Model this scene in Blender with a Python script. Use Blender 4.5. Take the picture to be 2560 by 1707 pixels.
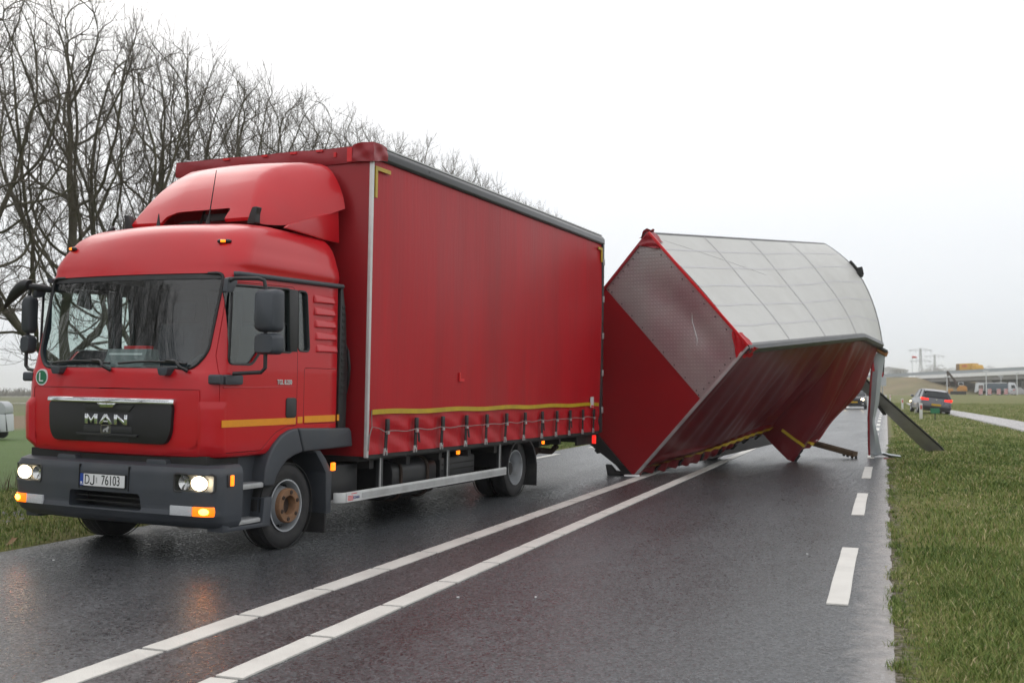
import bpy, bmesh, math, random
import numpy as np
from mathutils import Vector, Matrix
R = math.radians
scene = bpy.context.scene
for o in list(bpy.data.objects):
    bpy.data.objects.remove(o)
col = scene.collection

# ------------------------------------------------------------------ camera
CAM_H = 1.45
FPX = 2611.0                       # focal length in photo pixels (photo 2560 x 1707)
PITCH = math.atan((975.0 - 853.5) / FPX)
cam = bpy.data.cameras.new('camera')
camo = bpy.data.objects.new('camera', cam)
col.objects.link(camo)
camo.location = (0, 0, CAM_H)
camo.rotation_euler = (R(90) + PITCH, 0, 0)
cam.sensor_width = 36.0
cam.lens = FPX / 2560 * 36.0
cam.clip_start = 0.1
cam.clip_end = 12000
cam.dof.use_dof = True
cam.dof.focus_distance = 9.5
cam.dof.aperture_fstop = 3.4
scene.camera = camo
scene.render.resolution_x = 1024
scene.render.resolution_y = 682

# ------------------------------------------------------------------ sky and sun (overcast)
SUN_EL, SUN_AZ = R(42), R(-35)
world = bpy.data.worlds.new('World')
scene.world = world
world.use_nodes = True
wn = world.node_tree
for n in list(wn.nodes):
    wn.nodes.remove(n)
def wnode(t, **kw):
    n = wn.nodes.new(t)
    for k, v in kw.items():
        setattr(n, k, v)
    return n
sky = wnode('ShaderNodeTexSky', sky_type='NISHITA', sun_disc=False)
sky.sun_elevation = SUN_EL
sky.sun_rotation = SUN_AZ
sky.air_density = 1.0
sky.dust_density = 6.0
tc = wnode('ShaderNodeTexCoord')
sep = wnode('ShaderNodeSeparateXYZ')
wn.links.new(tc.outputs['Generated'], sep.inputs[0])
nz = wnode('ShaderNodeTexNoise')
nz.inputs['Scale'].default_value = 2.2
nz.inputs['Detail'].default_value = 4
nz.inputs['Roughness'].default_value = 0.5
mapn = wnode('ShaderNodeMapping')
mapn.inputs['Scale'].default_value = (1, 1, 3)
wn.links.new(tc.outputs['Generated'], mapn.inputs['Vector'])
wn.links.new(mapn.outputs[0], nz.inputs['Vector'])
add = wnode('ShaderNodeMath', operation='MULTIPLY_ADD')
add.inputs[1].default_value = 0.10
wn.links.new(nz.outputs['Fac'], add.inputs[0])
wn.links.new(sep.outputs['Z'], add.inputs[2])
ramp = wnode('ShaderNodeValToRGB')
cr = ramp.color_ramp
cr.elements[0].position = 0.03; cr.elements[0].color = (0.68, 0.715, 0.765, 1)
cr.elements[1].position = 1.0; cr.elements[1].color = (1.0, 1.0, 1.02, 1)
for p, c in ((0.10, (0.70, 0.735, 0.78)), (0.22, (0.82, 0.84, 0.87)), (0.36, (0.97, 0.972, 0.98))):
    e = cr.elements.new(p); e.color = (*c, 1)
wn.links.new(add.outputs[0], ramp.inputs[0])
skymul = wnode('ShaderNodeMixRGB', blend_type='MULTIPLY')
skymul.inputs['Fac'].default_value = 1.0
skymul.inputs['Color2'].default_value = (0.10, 0.10, 0.10, 1)
wn.links.new(sky.outputs[0], skymul.inputs['Color1'])
mixs = wnode('ShaderNodeMixRGB')
mixs.inputs['Fac'].default_value = 0.93
wn.links.new(skymul.outputs[0], mixs.inputs['Color1'])
wn.links.new(ramp.outputs[0], mixs.inputs['Color2'])
bg = wnode('ShaderNodeBackground')
bg.inputs['Strength'].default_value = 1.30
wn.links.new(mixs.outputs[0], bg.inputs['Color'])
wo = wnode('ShaderNodeOutputWorld')
wn.links.new(bg.outputs[0], wo.inputs['Surface'])

sund = bpy.data.lights.new('sun', 'SUN')
sund.energy = 0.6
sund.angle = R(40)
sund.color = (1.0, 0.97, 0.93)
suno = bpy.data.objects.new('sun', sund)
col.objects.link(suno)
suno.location = (0, 0, 60)
sd = Vector((math.sin(SUN_AZ) * math.cos(SUN_EL), math.cos(SUN_AZ) * math.cos(SUN_EL), math.sin(SUN_EL)))
suno.rotation_euler = sd.to_track_quat('Z', 'Y').to_euler()

vs = scene.view_settings
vs.view_transform = 'Standard'
vs.look = 'None'
vs.exposure = 0.0
vs.gamma = 1.0
vs.use_curve_mapping = False
scene.cycles.max_bounces = 6
scene.cycles.transparent_max_bounces = 12
scene.cycles.sample_clamp_indirect = 6.0

# ------------------------------------------------------------------ helpers
random.seed(7)
rng = np.random.default_rng(11)

def at(px, py, dep):
    """photo pixel + distance along the road view axis -> world point"""
    x = (px - 1280) / FPX; y = -(py - 853.5) / FPX
    d = Vector((x, math.cos(PITCH) - y * math.sin(PITCH), math.sin(PITCH) + y * math.cos(PITCH)))
    return Vector((0, 0, CAM_H)) + d * (dep / d.y)

def tag(o, label=None, cat=None, group=None, kind=None):
    if label: o['label'] = label
    if cat: o['category'] = cat
    if group: o['group'] = group
    if kind: o['kind'] = kind
    return o

def empty(name, loc=(0, 0, 0), rz=0.0):
    o = bpy.data.objects.new(name, None)
    o.empty_display_size = 0.3
    o.location = loc
    o.rotation_euler = (0, 0, rz)
    col.objects.link(o)
    return o

class MB:
    def __init__(self):
        self.v = []; self.f = []
    def add(self, vs, fs):
        b = len(self.v)
        self.v += [tuple(p) for p in vs]
        self.f += [tuple(i + b for i in f) for f in fs]
        return self
    def box(self, x0, x1, y0, y1, z0, z1):
        vs = [(x, y, z) for x in (x0, x1) for y in (y0, y1) for z in (z0, z1)]
        return self.add(vs, [(0, 1, 3, 2), (4, 6, 7, 5), (0, 4, 5, 1), (2, 3, 7, 6), (0, 2, 6, 4), (1, 5, 7, 3)])
    def obox(self, p, q, w, h, up=(0, 0, 1)):
        """box beam from p to q, width w across, height h along up"""
        p = Vector(p); q = Vector(q); d = (q - p).normalized(); up = Vector(up)
        s = d.cross(up).normalized(); u = s.cross(d).normalized()
        vs = []
        for c in (p, q):
            for a, b in ((-1, -1), (1, -1), (1, 1), (-1, 1)):
                vs.append(c + s * (a * w / 2) + u * (b * h / 2))
        return self.add(vs, [(3, 2, 1, 0), (4, 5, 6, 7), (0, 1, 5, 4), (1, 2, 6, 5), (2, 3, 7, 6), (3, 0, 4, 7)])
    def prism(self, poly, axis, a0, a1):
        """polygon in the two other axes (in xyz order) extruded along axis"""
        def mk(p, a):
            if axis == 'x': return (a, p[0], p[1])
            if axis == 'y': return (p[0], a, p[1])
            return (p[0], p[1], a)
        n = len(poly)
        vs = [mk(p, a0) for p in poly] + [mk(p, a1) for p in poly]
        fs = [tuple(range(n - 1, -1, -1)), tuple(range(n, 2 * n))]
        fs += [(i, (i + 1) % n, n + (i + 1) % n, n + i) for i in range(n)]
        return self.add(vs, fs)
    def tube(self, pts, r, n=8, cap=True):
        pts = [Vector(p) for p in pts]
        m = len(pts)
        rr = r if isinstance(r, (list, tuple)) else [r] * m
        ref = None; vs = []
        for i, p in enumerate(pts):
            d = (pts[min(i + 1, m - 1)] - pts[max(i - 1, 0)]).normalized()
            if ref is None:
                ref = d.orthogonal().normalized()
            a = (ref - d * ref.dot(d)).normalized(); b = d.cross(a); ref = a
            for k in range(n):
                t = 2 * math.pi * k / n
                vs.append(p + (a * math.cos(t) + b * math.sin(t)) * rr[i])
        fs = [(i * n + k, i * n + (k + 1) % n, (i + 1) * n + (k + 1) % n, (i + 1) * n + k) for i in range(m - 1) for k in range(n)]
        if cap:
            fs += [tuple(range(n - 1, -1, -1)), tuple((m - 1) * n + k for k in range(n))]
        return self.add(vs, fs)
    def lathe(self, prof, c, axis='x', n=32, closed=False, caps=False):
        """prof = list of (a along axis, radius)"""
        vs = []
        for a, r in prof:
            for k in range(n):
                t = 2 * math.pi * k / n
                y, z = r * math.cos(t), r * math.sin(t)
                if axis == 'x': vs.append((c[0] + a, c[1] + y, c[2] + z))
                elif axis == 'y': vs.append((c[0] + z, c[1] + a, c[2] + y))
                else: vs.append((c[0] + y, c[1] + z, c[2] + a))
        m = len(prof); fs = []
        for i in range(m if closed else m - 1):
            j = (i + 1) % m
            fs += [(i * n + k, i * n + (k + 1) % n, j * n + (k + 1) % n, j * n + k) for k in range(n)]
        if caps and not closed:
            if prof[0][1] > 1e-4: fs.append(tuple(range(n - 1, -1, -1)))
            if prof[-1][1] > 1e-4: fs.append(tuple((m - 1) * n + k for k in range(n)))
        return self.add(vs, fs)
    def loft(self, rings, close=True, cap=True):
        n = len(rings[0]); m = len(rings)
        vs = [p for r in rings for p in r]
        e = n if close else n - 1
        fs = [(i * n + k, i * n + (k + 1) % n, (i + 1) * n + (k + 1) % n, (i + 1) * n + k) for i in range(m - 1) for k in range(e)]
        if cap and close:
            fs += [tuple(range(n - 1, -1, -1)), tuple((m - 1) * n + k for k in range(n))]
        return self.add(vs, fs)
    def grid(self, fn, nu, nv):
        vs = [fn(i / nu, j / nv) for i in range(nu + 1) for j in range(nv + 1)]
        w = nv + 1
        fs = [(i * w + j, (i + 1) * w + j, (i + 1) * w + j + 1, i * w + j + 1) for i in range(nu) for j in range(nv)]
        return self.add(vs, fs)
    def mesh(self, name, bevel=0.0, seg=2, smooth=40, fix=True):
        me = bpy.data.meshes.new(name)
        me.from_pydata([tuple(p) for p in self.v], [], self.f)
        bm = bmesh.new(); bm.from_mesh(me)
        bmesh.ops.remove_doubles(bm, verts=bm.verts, dist=1e-5)
        if fix: bmesh.ops.recalc_face_normals(bm, faces=bm.faces)
        if bevel > 0:
            es = [e for e in bm.edges if len(e.link_faces) == 2 and e.calc_face_angle(0) > R(32)]
            bmesh.ops.bevel(bm, geom=es, offset=bevel, segments=seg, affect='EDGES', profile=0.6, clamp_overlap=True)
        bm.to_mesh(me); bm.free()
        if smooth:
            me.polygons.foreach_set('use_smooth', [True] * len(me.polygons))
            me.set_sharp_from_angle(angle=R(smooth))
        return me
    def build(self, name, mat, parent=None, bevel=0.0, seg=2, smooth=40, loc=None, rot=None, fix=True):
        return obj(name, self.mesh(name, bevel, seg, smooth, fix), mat, parent, loc, rot)

def obj(name, me, mat, parent=None, loc=None, rot=None):
    o = bpy.data.objects.new(name, me)
    col.objects.link(o)
    if mat is not None and len(me.materials) == 0:
        me.materials.append(mat)
    if parent: o.parent = parent
    if loc is not None: o.location = loc
    if rot is not None: o.rotation_euler = rot
    return o

def rrect(x0, x1, y0, y1, r, n=5):
    out = []
    for cx, cy, a in ((x1 - r, y1 - r, 0), (x0 + r, y1 - r, 90), (x0 + r, y0 + r, 180), (x1 - r, y0 + r, 270)):
        for k in range(n + 1):
            t = R(a + 90 * k / n)
            out.append((cx + r * math.cos(t), cy + r * math.sin(t)))
    return out

def round_poly(poly, r, n=4):
    """round the corners of a polygon"""
    out = []; m = len(poly)
    for i in range(m):
        p = Vector(poly[i]); a = Vector(poly[i - 1]); b = Vector(poly[(i + 1) % m])
        da = (a - p); db = (b - p)
        rr = min(r, da.length * 0.45, db.length * 0.45)
        s = p + da.normalized() * rr; e = p + db.normalized() * rr
        for k in range(n + 1):
            t = k / n
            q = s * (1 - t) ** 2 + p * 2 * t * (1 - t) + e * t * t
            out.append((q.x, q.y))
    return out

def boolean(me, cutter, op='DIFFERENCE', name='m'):
    a = bpy.data.objects.new('tmp_a', me); b = bpy.data.objects.new('tmp_b', cutter)
    col.objects.link(a); col.objects.link(b)
    m = a.modifiers.new('b', 'BOOLEAN'); m.operation = op; m.object = b; m.solver = 'EXACT'
    dg = bpy.context.evaluated_depsgraph_get()
    res = bpy.data.meshes.new_from_object(a.evaluated_get(dg))
    bpy.data.objects.remove(a); bpy.data.objects.remove(b)
    res.name = name
    return res

def smooth_mesh(me, ang=35):
    me.polygons.foreach_set('use_smooth', [True] * len(me.polygons))
    me.set_sharp_from_angle(angle=R(ang))
    return me

def text_mesh(txt, size, extrude=0.004, bold=0.0, spacing=1.0, xscale=1.0):
    """text mesh in its own XZ plane facing -Y, centred"""
    cu = bpy.data.curves.new('t', 'FONT')
    cu.body = txt; cu.size = size; cu.extrude = extrude; cu.offset = bold
    cu.align_x = 'CENTER'; cu.align_y = 'CENTER'; cu.space_character = spacing; cu.resolution_u = 4
    o = bpy.data.objects.new('t', cu); col.objects.link(o)
    dg = bpy.context.evaluated_depsgraph_get()
    me = bpy.data.meshes.new_from_object(o.evaluated_get(dg))
    bpy.data.objects.remove(o)
    me.transform(Matrix.Rotation(R(90), 4, 'X') @ Matrix.Diagonal((xscale, 1, 1, 1)))
    return me

def copy_tree(o, parent=None):
    c = o.copy(); col.objects.link(c)
    if parent: c.parent = parent
    for ch in list(o.children):
        copy_tree(ch, c)
    return c

# ------------------------------------------------------------------ materials
def new_mat(name):
    m = bpy.data.materials.new(name); m.use_nodes = True
    nt = m.node_tree
    return m, nt, nt.nodes['Principled BSDF']

def N(nt, t, **kw):
    n = nt.nodes.new(t)
    for k, v in kw.items(): setattr(n, k, v)
    return n

def plain(name, c, rough=0.5, metal=0.0, var=0.12, vscale=3.0, bump=0.0, bscale=60.0, coat=0.0, spec=0.5, dirt=None, dirt_amt=0.0, rvar=0.1, stretch=(1, 1, 1)):
    """base colour with soft variation, a little roughness variation and optional dirt"""
    m, nt, b = new_mat(name)
    L = nt.links.new
    t = N(nt, 'ShaderNodeTexCoord'); mp = N(nt, 'ShaderNodeMapping'); mp.inputs['Scale'].default_value = stretch
    L(t.outputs['Object'], mp.inputs[0])
    n1 = N(nt, 'ShaderNodeTexNoise'); n1.inputs['Scale'].default_value = vscale; n1.inputs['Detail'].default_value = 5; n1.inputs['Roughness'].default_value = 0.62
    L(mp.outputs[0], n1.inputs['Vector'])
    mr = N(nt, 'ShaderNodeMapRange'); mr.inputs['From Min'].default_value = 0.25; mr.inputs['From Max'].default_value = 0.75
    mr.inputs['To Min'].default_value = 1 - var; mr.inputs['To Max'].default_value = 1 + var
    L(n1.outputs['Fac'], mr.inputs['Value'])
    mul = N(nt, 'ShaderNodeVectorMath', operation='SCALE'); mul.inputs[0].default_value = c[:3]
    L(mr.outputs[0], mul.inputs['Scale'])
    colout = mul.outputs[0]
    if dirt:
        n2 = N(nt, 'ShaderNodeTexNoise'); n2.inputs['Scale'].default_value = vscale * 0.6; n2.inputs['Detail'].default_value = 8; n2.inputs['Roughness'].default_value = 0.7
        L(mp.outputs[0], n2.inputs['Vector'])
        r2 = N(nt, 'ShaderNodeMapRange'); r2.inputs['From Min'].default_value = 0.45; r2.inputs['From Max'].default_value = 0.72
        r2.inputs['To Max'].default_value = dirt_amt
        L(n2.outputs['Fac'], r2.inputs['Value'])
        mx = N(nt, 'ShaderNodeMixRGB'); mx.inputs['Color2'].default_value = (*dirt, 1)
        L(r2.outputs[0], mx.inputs['Fac']); L(colout, mx.inputs['Color1']); colout = mx.outputs[0]
    L(colout, b.inputs['Base Color'])
    rr = N(nt, 'ShaderNodeMapRange'); rr.inputs['To Min'].default_value = max(0.02, rough - rvar); rr.inputs['To Max'].default_value = min(1, rough + rvar)
    L(n1.outputs['Fac'], rr.inputs['Value']); L(rr.outputs[0], b.inputs['Roughness'])
    b.inputs['Metallic'].default_value = metal
    b.inputs['Coat Weight'].default_value = coat
    b.inputs['Coat Roughness'].default_value = 0.06
    b.inputs['Specular IOR Level'].default_value = spec
    if bump > 0:
        n3 = N(nt, 'ShaderNodeTexNoise'); n3.inputs['Scale'].default_value = bscale; n3.inputs['Detail'].default_value = 3
        L(mp.outputs[0], n3.inputs['Vector'])
        bp = N(nt, 'ShaderNodeBump'); bp.inputs['Strength'].default_value = bump; bp.inputs['Distance'].default_value = 0.02
        L(n3.outputs['Fac'], bp.inputs['Height']); L(bp.outputs[0], b.inputs['Normal'])
    return m

def emit(name, c, strength, base=None):
    m, nt, b = new_mat(name)
    t = N(nt, 'ShaderNodeTexCoord'); n = N(nt, 'ShaderNodeTexNoise'); n.inputs['Scale'].default_value = 40
    nt.links.new(t.outputs['Object'], n.inputs['Vector'])
    mr = N(nt, 'ShaderNodeMapRange'); mr.inputs['To Min'].default_value = strength * 0.8; mr.inputs['To Max'].default_value = strength * 1.2
    nt.links.new(n.outputs['Fac'], mr.inputs['Value'])
    nt.links.new(mr.outputs[0], b.inputs['Emission Strength'])
    b.inputs['Base Color'].default_value = (*(base or c), 1)
    b.inputs['Emission Color'].default_value = (*c, 1)
    b.inputs['Roughness'].default_value = 0.2
    return m

def glass(name, tint, refl=1.0, ior=1.5):
    m, nt, b = new_mat(name)
    nt.nodes.remove(b)
    out = [n for n in nt.nodes if n.type == 'OUTPUT_MATERIAL'][0]
    tr = N(nt, 'ShaderNodeBsdfTransparent'); tr.inputs[0].default_value = (*tint, 1)
    gl = N(nt, 'ShaderNodeBsdfGlossy'); gl.inputs['Roughness'].default_value = 0.015; gl.inputs['Color'].default_value = (refl, refl, refl, 1)
    fr = N(nt, 'ShaderNodeFresnel')
    ge = N(nt, 'ShaderNodeNewGeometry'); mi = N(nt, 'ShaderNodeMapRange'); mi.inputs['To Min'].default_value = ior; mi.inputs['To Max'].default_value = 1 / ior
    nt.links.new(ge.outputs['Backfacing'], mi.inputs['Value']); nt.links.new(mi.outputs[0], fr.inputs['IOR'])   # same reflectance from both sides of the pane
    mx = N(nt, 'ShaderNodeMixShader')
    nt.links.new(fr.outputs[0], mx.inputs[0]); nt.links.new(tr.outputs[0], mx.inputs[1]); nt.links.new(gl.outputs[0], mx.inputs[2])
    nt.links.new(mx.outputs[0], out.inputs['Surface'])
    return m

M = {}
M['cab_red'] = plain('cab_red_paint', (0.52, 0.007, 0.014), 0.32, var=0.05, vscale=2, coat=0.3, spec=0.35, dirt=(0.34, 0.03, 0.03), dirt_amt=0.18)
M['tarp_red'] = plain('tarp_red', (0.43, 0.009, 0.016), 0.40, var=0.10, vscale=0.9, bump=0.12, bscale=9, spec=0.26, dirt=(0.22, 0.022, 0.024), dirt_amt=0.6, stretch=(1, 2.5, 0.22))
M['tarp_dark'] = plain('tarp_dark_red', (0.27, 0.012, 0.020), 0.42, var=0.15, vscale=2.2, bump=0.25, bscale=7)
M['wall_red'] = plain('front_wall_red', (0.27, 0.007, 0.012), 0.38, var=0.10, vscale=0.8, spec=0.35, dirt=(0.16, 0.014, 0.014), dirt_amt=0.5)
M['plastic'] = plain('grey_plastic', (0.044, 0.051, 0.062), 0.5, var=0.12, vscale=5, bump=0.05, bscale=300, dirt=(0.075, 0.073, 0.07), dirt_amt=0.35)
M['plastic_dk'] = plain('black_plastic', (0.018, 0.019, 0.021), 0.45, var=0.2, vscale=6, dirt=(0.05, 0.047, 0.042), dirt_amt=0.4)
M['black'] = plain('black_trim', (0.008, 0.008, 0.009), 0.4, var=0.2, vscale=8)
M['under'] = plain('chassis_black', (0.012, 0.012, 0.012), 0.7, var=0.4, vscale=4, dirt=(0.05, 0.043, 0.035), dirt_amt=0.5)
M['rubber'] = plain('tyre_rubber', (0.016, 0.016, 0.017), 0.75, var=0.25, vscale=9, dirt=(0.05, 0.047, 0.043), dirt_amt=0.5)
M['silver'] = plain('silver_rim', (0.42, 0.44, 0.46), 0.38, metal=0.5, var=0.12, vscale=6, dirt=(0.12, 0.10, 0.08), dirt_amt=0.5)
M['rust'] = plain('rusty_hub', (0.20, 0.105, 0.052), 0.7, var=0.3, vscale=14, bump=0.2, bscale=60)
M['rust_dk'] = plain('rusty_dark_steel', (0.045, 0.028, 0.02), 0.8, var=0.4, vscale=10)
M['alu'] = plain('brushed_aluminium', (0.50, 0.51, 0.51), 0.42, metal=0.55, var=0.12, vscale=4, dirt=(0.22, 0.21, 0.20), dirt_amt=0.5)
M['alu_pale'] = plain('pale_aluminium', (0.62, 0.63, 0.62), 0.5, metal=0.2, var=0.08, vscale=4, dirt=(0.3, 0.29, 0.27), dirt_amt=0.4)
M['tread'] = plain('tread_plate', (0.45, 0.46, 0.47), 0.4, metal=0.6, var=0.3, vscale=30, bump=0.8, bscale=90)
M['chrome'] = plain('chrome', (0.82, 0.83, 0.85), 0.07, metal=1.0, var=0.02, rvar=0.03)
M['rail'] = plain('roof_rail_grey', (0.045, 0.048, 0.050), 0.32, metal=0.2, var=0.12, vscale=3)
M['roof_tarp'] = plain('roof_tarp_white', (0.53, 0.53, 0.51), 0.42, var=0.06, vscale=1.2, bump=0.12, bscale=5, dirt=(0.42, 0.41, 0.38), dirt_amt=0.5)
M['seam'] = plain('roof_seam_grey', (0.503, 0.498, 0.505), 0.45, var=0.08, vscale=2)
M['yellow'] = plain('yellow_reflective', (0.50, 0.34, 0.015), 0.4, var=0.12, vscale=6, dirt=(0.25, 0.17, 0.03), dirt_amt=0.5)
M['orange'] = plain('orange_reflective', (0.78, 0.30, 0.01), 0.35, var=0.06, vscale=20)
M['bright_red'] = plain('bright_red_tape', (0.60, 0.015, 0.02), 0.4, var=0.1)
M['strap'] = plain('black_webbing', (0.012, 0.012, 0.013), 0.7, var=0.2)
M['white'] = plain('white_plate', (0.72, 0.73, 0.73), 0.4, var=0.03)
M['sticker'] = plain('white_sticker', (0.62, 0.62, 0.62), 0.4, var=0.08, vscale=12)
M['blue'] = plain('plate_blue', (0.015, 0.06, 0.32), 0.4, var=0.03)
M['green'] = plain('sign_green', (0.012, 0.16, 0.07), 0.4, var=0.05)
M['ink'] = plain('black_ink', (0.01, 0.01, 0.01), 0.5, var=0.02)
M['ink_blue'] = plain('blue_ink', (0.02, 0.03, 0.16), 0.5, var=0.02)
M['cord'] = plain('grey_cord', (0.24, 0.20, 0.19), 0.7, var=0.15)
M['interior'] = plain('cab_interior_grey', (0.030, 0.038, 0.048), 0.7, var=0.15)
M['seat'] = plain('seat_cloth', (0.03, 0.042, 0.06), 0.9, var=0.2, vscale=14)
M['windscreen'] = glass('windscreen_glass', (0.78, 0.87, 0.86), 1.0, 1.68)
M['window'] = glass('side_window_glass', (0.88, 0.92, 0.90), 1.0, 1.6)
M['lens'] = glass('lamp_lens_glass', (0.93, 0.94, 0.94), 1.0, 1.45)
M['lamp_white'] = emit('headlamp_glow', (1.0, 0.80, 0.52), 9)
M['lamp_amber'] = emit('indicator_amber_glow', (1.0, 0.28, 0.02), 24)
M['amber_lens'] = emit('amber_lens', (1.0, 0.16, 0.004), 1.6, (0.7, 0.16, 0.01))
M['lamp_amber_soft'] = emit('marker_amber_glow', (1.0, 0.20, 0.008), 2.2)
M['lamp_red'] = emit('tail_red_glow', (1.0, 0.03, 0.02), 0.9)
M['foglens'] = plain('pale_fog_lens', (0.52, 0.54, 0.56), 0.25, var=0.06, vscale=60, bump=0.3, bscale=120)
M['reflector'] = plain('lamp_reflector', (0.65, 0.65, 0.65), 0.15, metal=1.0, var=0.05)
# ------------------------------------------------------------------ the setting, in road coordinates: x = s (right of the right road edge), y = t (along the road)
RA = R(19.7)
ND = Vector((math.cos(RA), -math.sin(RA), 0)); DD = Vector((math.sin(RA), math.cos(RA), 0))
ROADROT = (0, 0, -RA)
def st(s, t, z=0.0):
    return ND * s + DD * t + Vector((0, 0, z))
def to_st(x, y):
    return x * ND.x + y * ND.y, x * DD.x + y * DD.y
ROAD_L, ROAD_R = -7.5, 0.02

def sm(x, a, b):
    t = np.clip((np.asarray(x, float) - a) / (b - a), 0, 1)
    return t * t * (3 - 2 * t)

def terrain(s, t):
    s = np.asarray(s, float); t = np.asarray(t, float)
    und = 0.022 * np.sin(s * 1.7 + t * 0.45) * np.sin(t * 0.83 - s * 0.6) + 0.014 * np.sin(s * 3.9 - t * 2.1)
    right = 0.028 * sm(s, 0.02, 0.5) + und * sm(s, 0.1, 1.0) * (1 - sm(s, 40, 60)) + 0.30 * sm(t, 110, 250) * sm(s, 4, 30)
    left = 0.03 * sm(-s, 7.5, 8.0) + und * sm(-s, 7.6, 8.6) * (1 - sm(-s, 40, 60)) - 1.55 * sm(-s, 11.2, 13.6) - 0.35 * sm(-s, 13.4, 14.2) * (1 - sm(-s, 15.0, 16.2)) + 0.06 * np.sin(t * 0.21) * sm(-s, 9, 12)
    mid = np.full_like(s, -0.06)
    return np.where(s >= ROAD_R - 1e-6, right, np.where(s <= ROAD_L + 1e-6, left, mid))

def ground_mat():
    m, nt, b = new_mat('grassland'); L = nt.links.new
    t = N(nt, 'ShaderNodeTexCoord')
    big = N(nt, 'ShaderNodeTexNoise'); big.inputs['Scale'].default_value = 0.35; big.inputs['Detail'].default_value = 6; big.inputs['Roughness'].default_value = 0.65
    sm_ = N(nt, 'ShaderNodeTexNoise'); sm_.inputs['Scale'].default_value = 9; sm_.inputs['Detail'].default_value = 8; sm_.inputs['Roughness'].default_value = 0.75
    L(t.outputs['Object'], big.inputs['Vector']); L(t.outputs['Object'], sm_.inputs['Vector'])
    r1 = N(nt, 'ShaderNodeValToRGB'); e = r1.color_ramp.elements
    e[0].position = 0.30; e[0].color = (0.11, 0.135, 0.034, 1); e[1].position = 0.72; e[1].color = (0.21, 0.175, 0.08, 1)
    k = e.new(0.5); k.color = (0.145, 0.16, 0.042, 1)
    L(big.outputs['Fac'], r1.inputs[0])
    r2 = N(nt, 'ShaderNodeValToRGB'); e = r2.color_ramp.elements
    e[0].position = 0.33; e[0].color = (0.45, 0.42, 0.40, 1); e[1].position = 0.66; e[1].color = (1.25, 1.2, 1.1, 1)
    L(sm_.outputs['Fac'], r2.inputs[0])
    mx = N(nt, 'ShaderNodeMixRGB', blend_type='MULTIPLY'); mx.inputs['Fac'].default_value = 1
    L(r1.outputs[0], mx.inputs['Color1']); L(r2.outputs[0], mx.inputs['Color2'])
    # bands of other crops on the low field left of the road
    sp = N(nt, 'ShaderNodeSeparateXYZ'); L(t.outputs['Object'], sp.inputs[0])
    wv = N(nt, 'ShaderNodeMath', operation='MULTIPLY_ADD'); wv.inputs[1].default_value = 3.0
    L(big.outputs['Fac'], wv.inputs[0]); L(sp.outputs['X'], wv.inputs[2])
    bands = N(nt, 'ShaderNodeValToRGB'); bands.color_ramp.interpolation = 'LINEAR'
    mr = N(nt, 'ShaderNodeMapRange'); mr.inputs['From Min'].default_value = -170; mr.inputs['From Max'].default_value = 10
    L(wv.outputs[0], mr.inputs['Value']); L(mr.outputs[0], bands.inputs[0])
    e = bands.color_ramp.elements
    e[0].position = 0.0; e[0].color = (0.10, 0.11, 0.035, 1)
    e[1].position = 1.0; e[1].color = (1, 1, 1, 1)
    for p, c in ((0.30, (0.10, 0.11, 0.035)), (0.42, (0.10, 0.13, 0.03)), (0.44, (0.16, 0.115, 0.065)), (0.60, (0.17, 0.125, 0.07)), (0.62, (0.075, 0.135, 0.028)), (0.85, (0.075, 0.13, 0.026))):
        k = e.new(p); k.color = (*c, 1)
    msk = N(nt, 'ShaderNodeMapRange'); msk.inputs['From Min'].default_value = -16.0; msk.inputs['From Max'].default_value = -14.0; msk.inputs['To Min'].default_value = 1; msk.inputs['To Max'].default_value = 0
    L(sp.outputs['X'], msk.inputs['Value'])
    bm_ = N(nt, 'ShaderNodeMixRGB', blend_type='MULTIPLY'); bm_.inputs['Fac'].default_value = 0.7
    L(bands.outputs[0], bm_.inputs['Color1']); L(r2.outputs[0], bm_.inputs['Color2'])
    mx2 = N(nt, 'ShaderNodeMixRGB'); L(msk.outputs[0], mx2.inputs['Fac']); L(mx.outputs[0], mx2.inputs['Color1']); L(bm_.outputs[0], mx2.inputs['Color2'])
    # dark wet soil along the road edge
    soil = N(nt, 'ShaderNodeMath', operation='MULTIPLY_ADD'); soil.inputs[1].default_value = 0.5
    L(sm_.outputs['Fac'], soil.inputs[0]); L(sp.outputs['X'], soil.inputs[2])
    sr = N(nt, 'ShaderNodeMapRange'); sr.inputs['From Min'].default_value = 0.20; sr.inputs['From Max'].default_value = 0.40; sr.inputs['To Min'].default_value = 1; sr.inputs['To Max'].default_value = 0
    L(soil.outputs[0], sr.inputs['Value'])
    gt = N(nt, 'ShaderNodeMath', operation='GREATER_THAN'); gt.inputs[1].default_value = -1.0; L(sp.outputs['X'], gt.inputs[0])
    ml = N(nt, 'ShaderNodeMath', operation='MULTIPLY'); L(sr.outputs[0], ml.inputs[0]); L(gt.outputs[0], ml.inputs[1])
    sc = N(nt, 'ShaderNodeValToRGB'); e = sc.color_ramp.elements
    e[0].position = 0.42; e[0].color = (0.030, 0.024, 0.018, 1); e[1].position = 0.60; e[1].color = (0.27, 0.235, 0.215, 1)
    sn = N(nt, 'ShaderNodeTexNoise'); sn.inputs['Scale'].default_value = 22; sn.inputs['Detail'].default_value = 6; L(t.outputs['Object'], sn.inputs['Vector']); L(sn.outputs['Fac'], sc.inputs[0])
    mx3 = N(nt, 'ShaderNodeMixRGB'); L(ml.outputs[0], mx3.inputs['Fac']); L(mx2.outputs[0], mx3.inputs['Color1']); L(sc.outputs[0], mx3.inputs['Color2'])
    L(mx3.outputs[0], b.inputs['Base Color'])
    b.inputs['Roughness'].default_value = 0.85; b.inputs['Specular IOR Level'].default_value = 0.25
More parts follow.
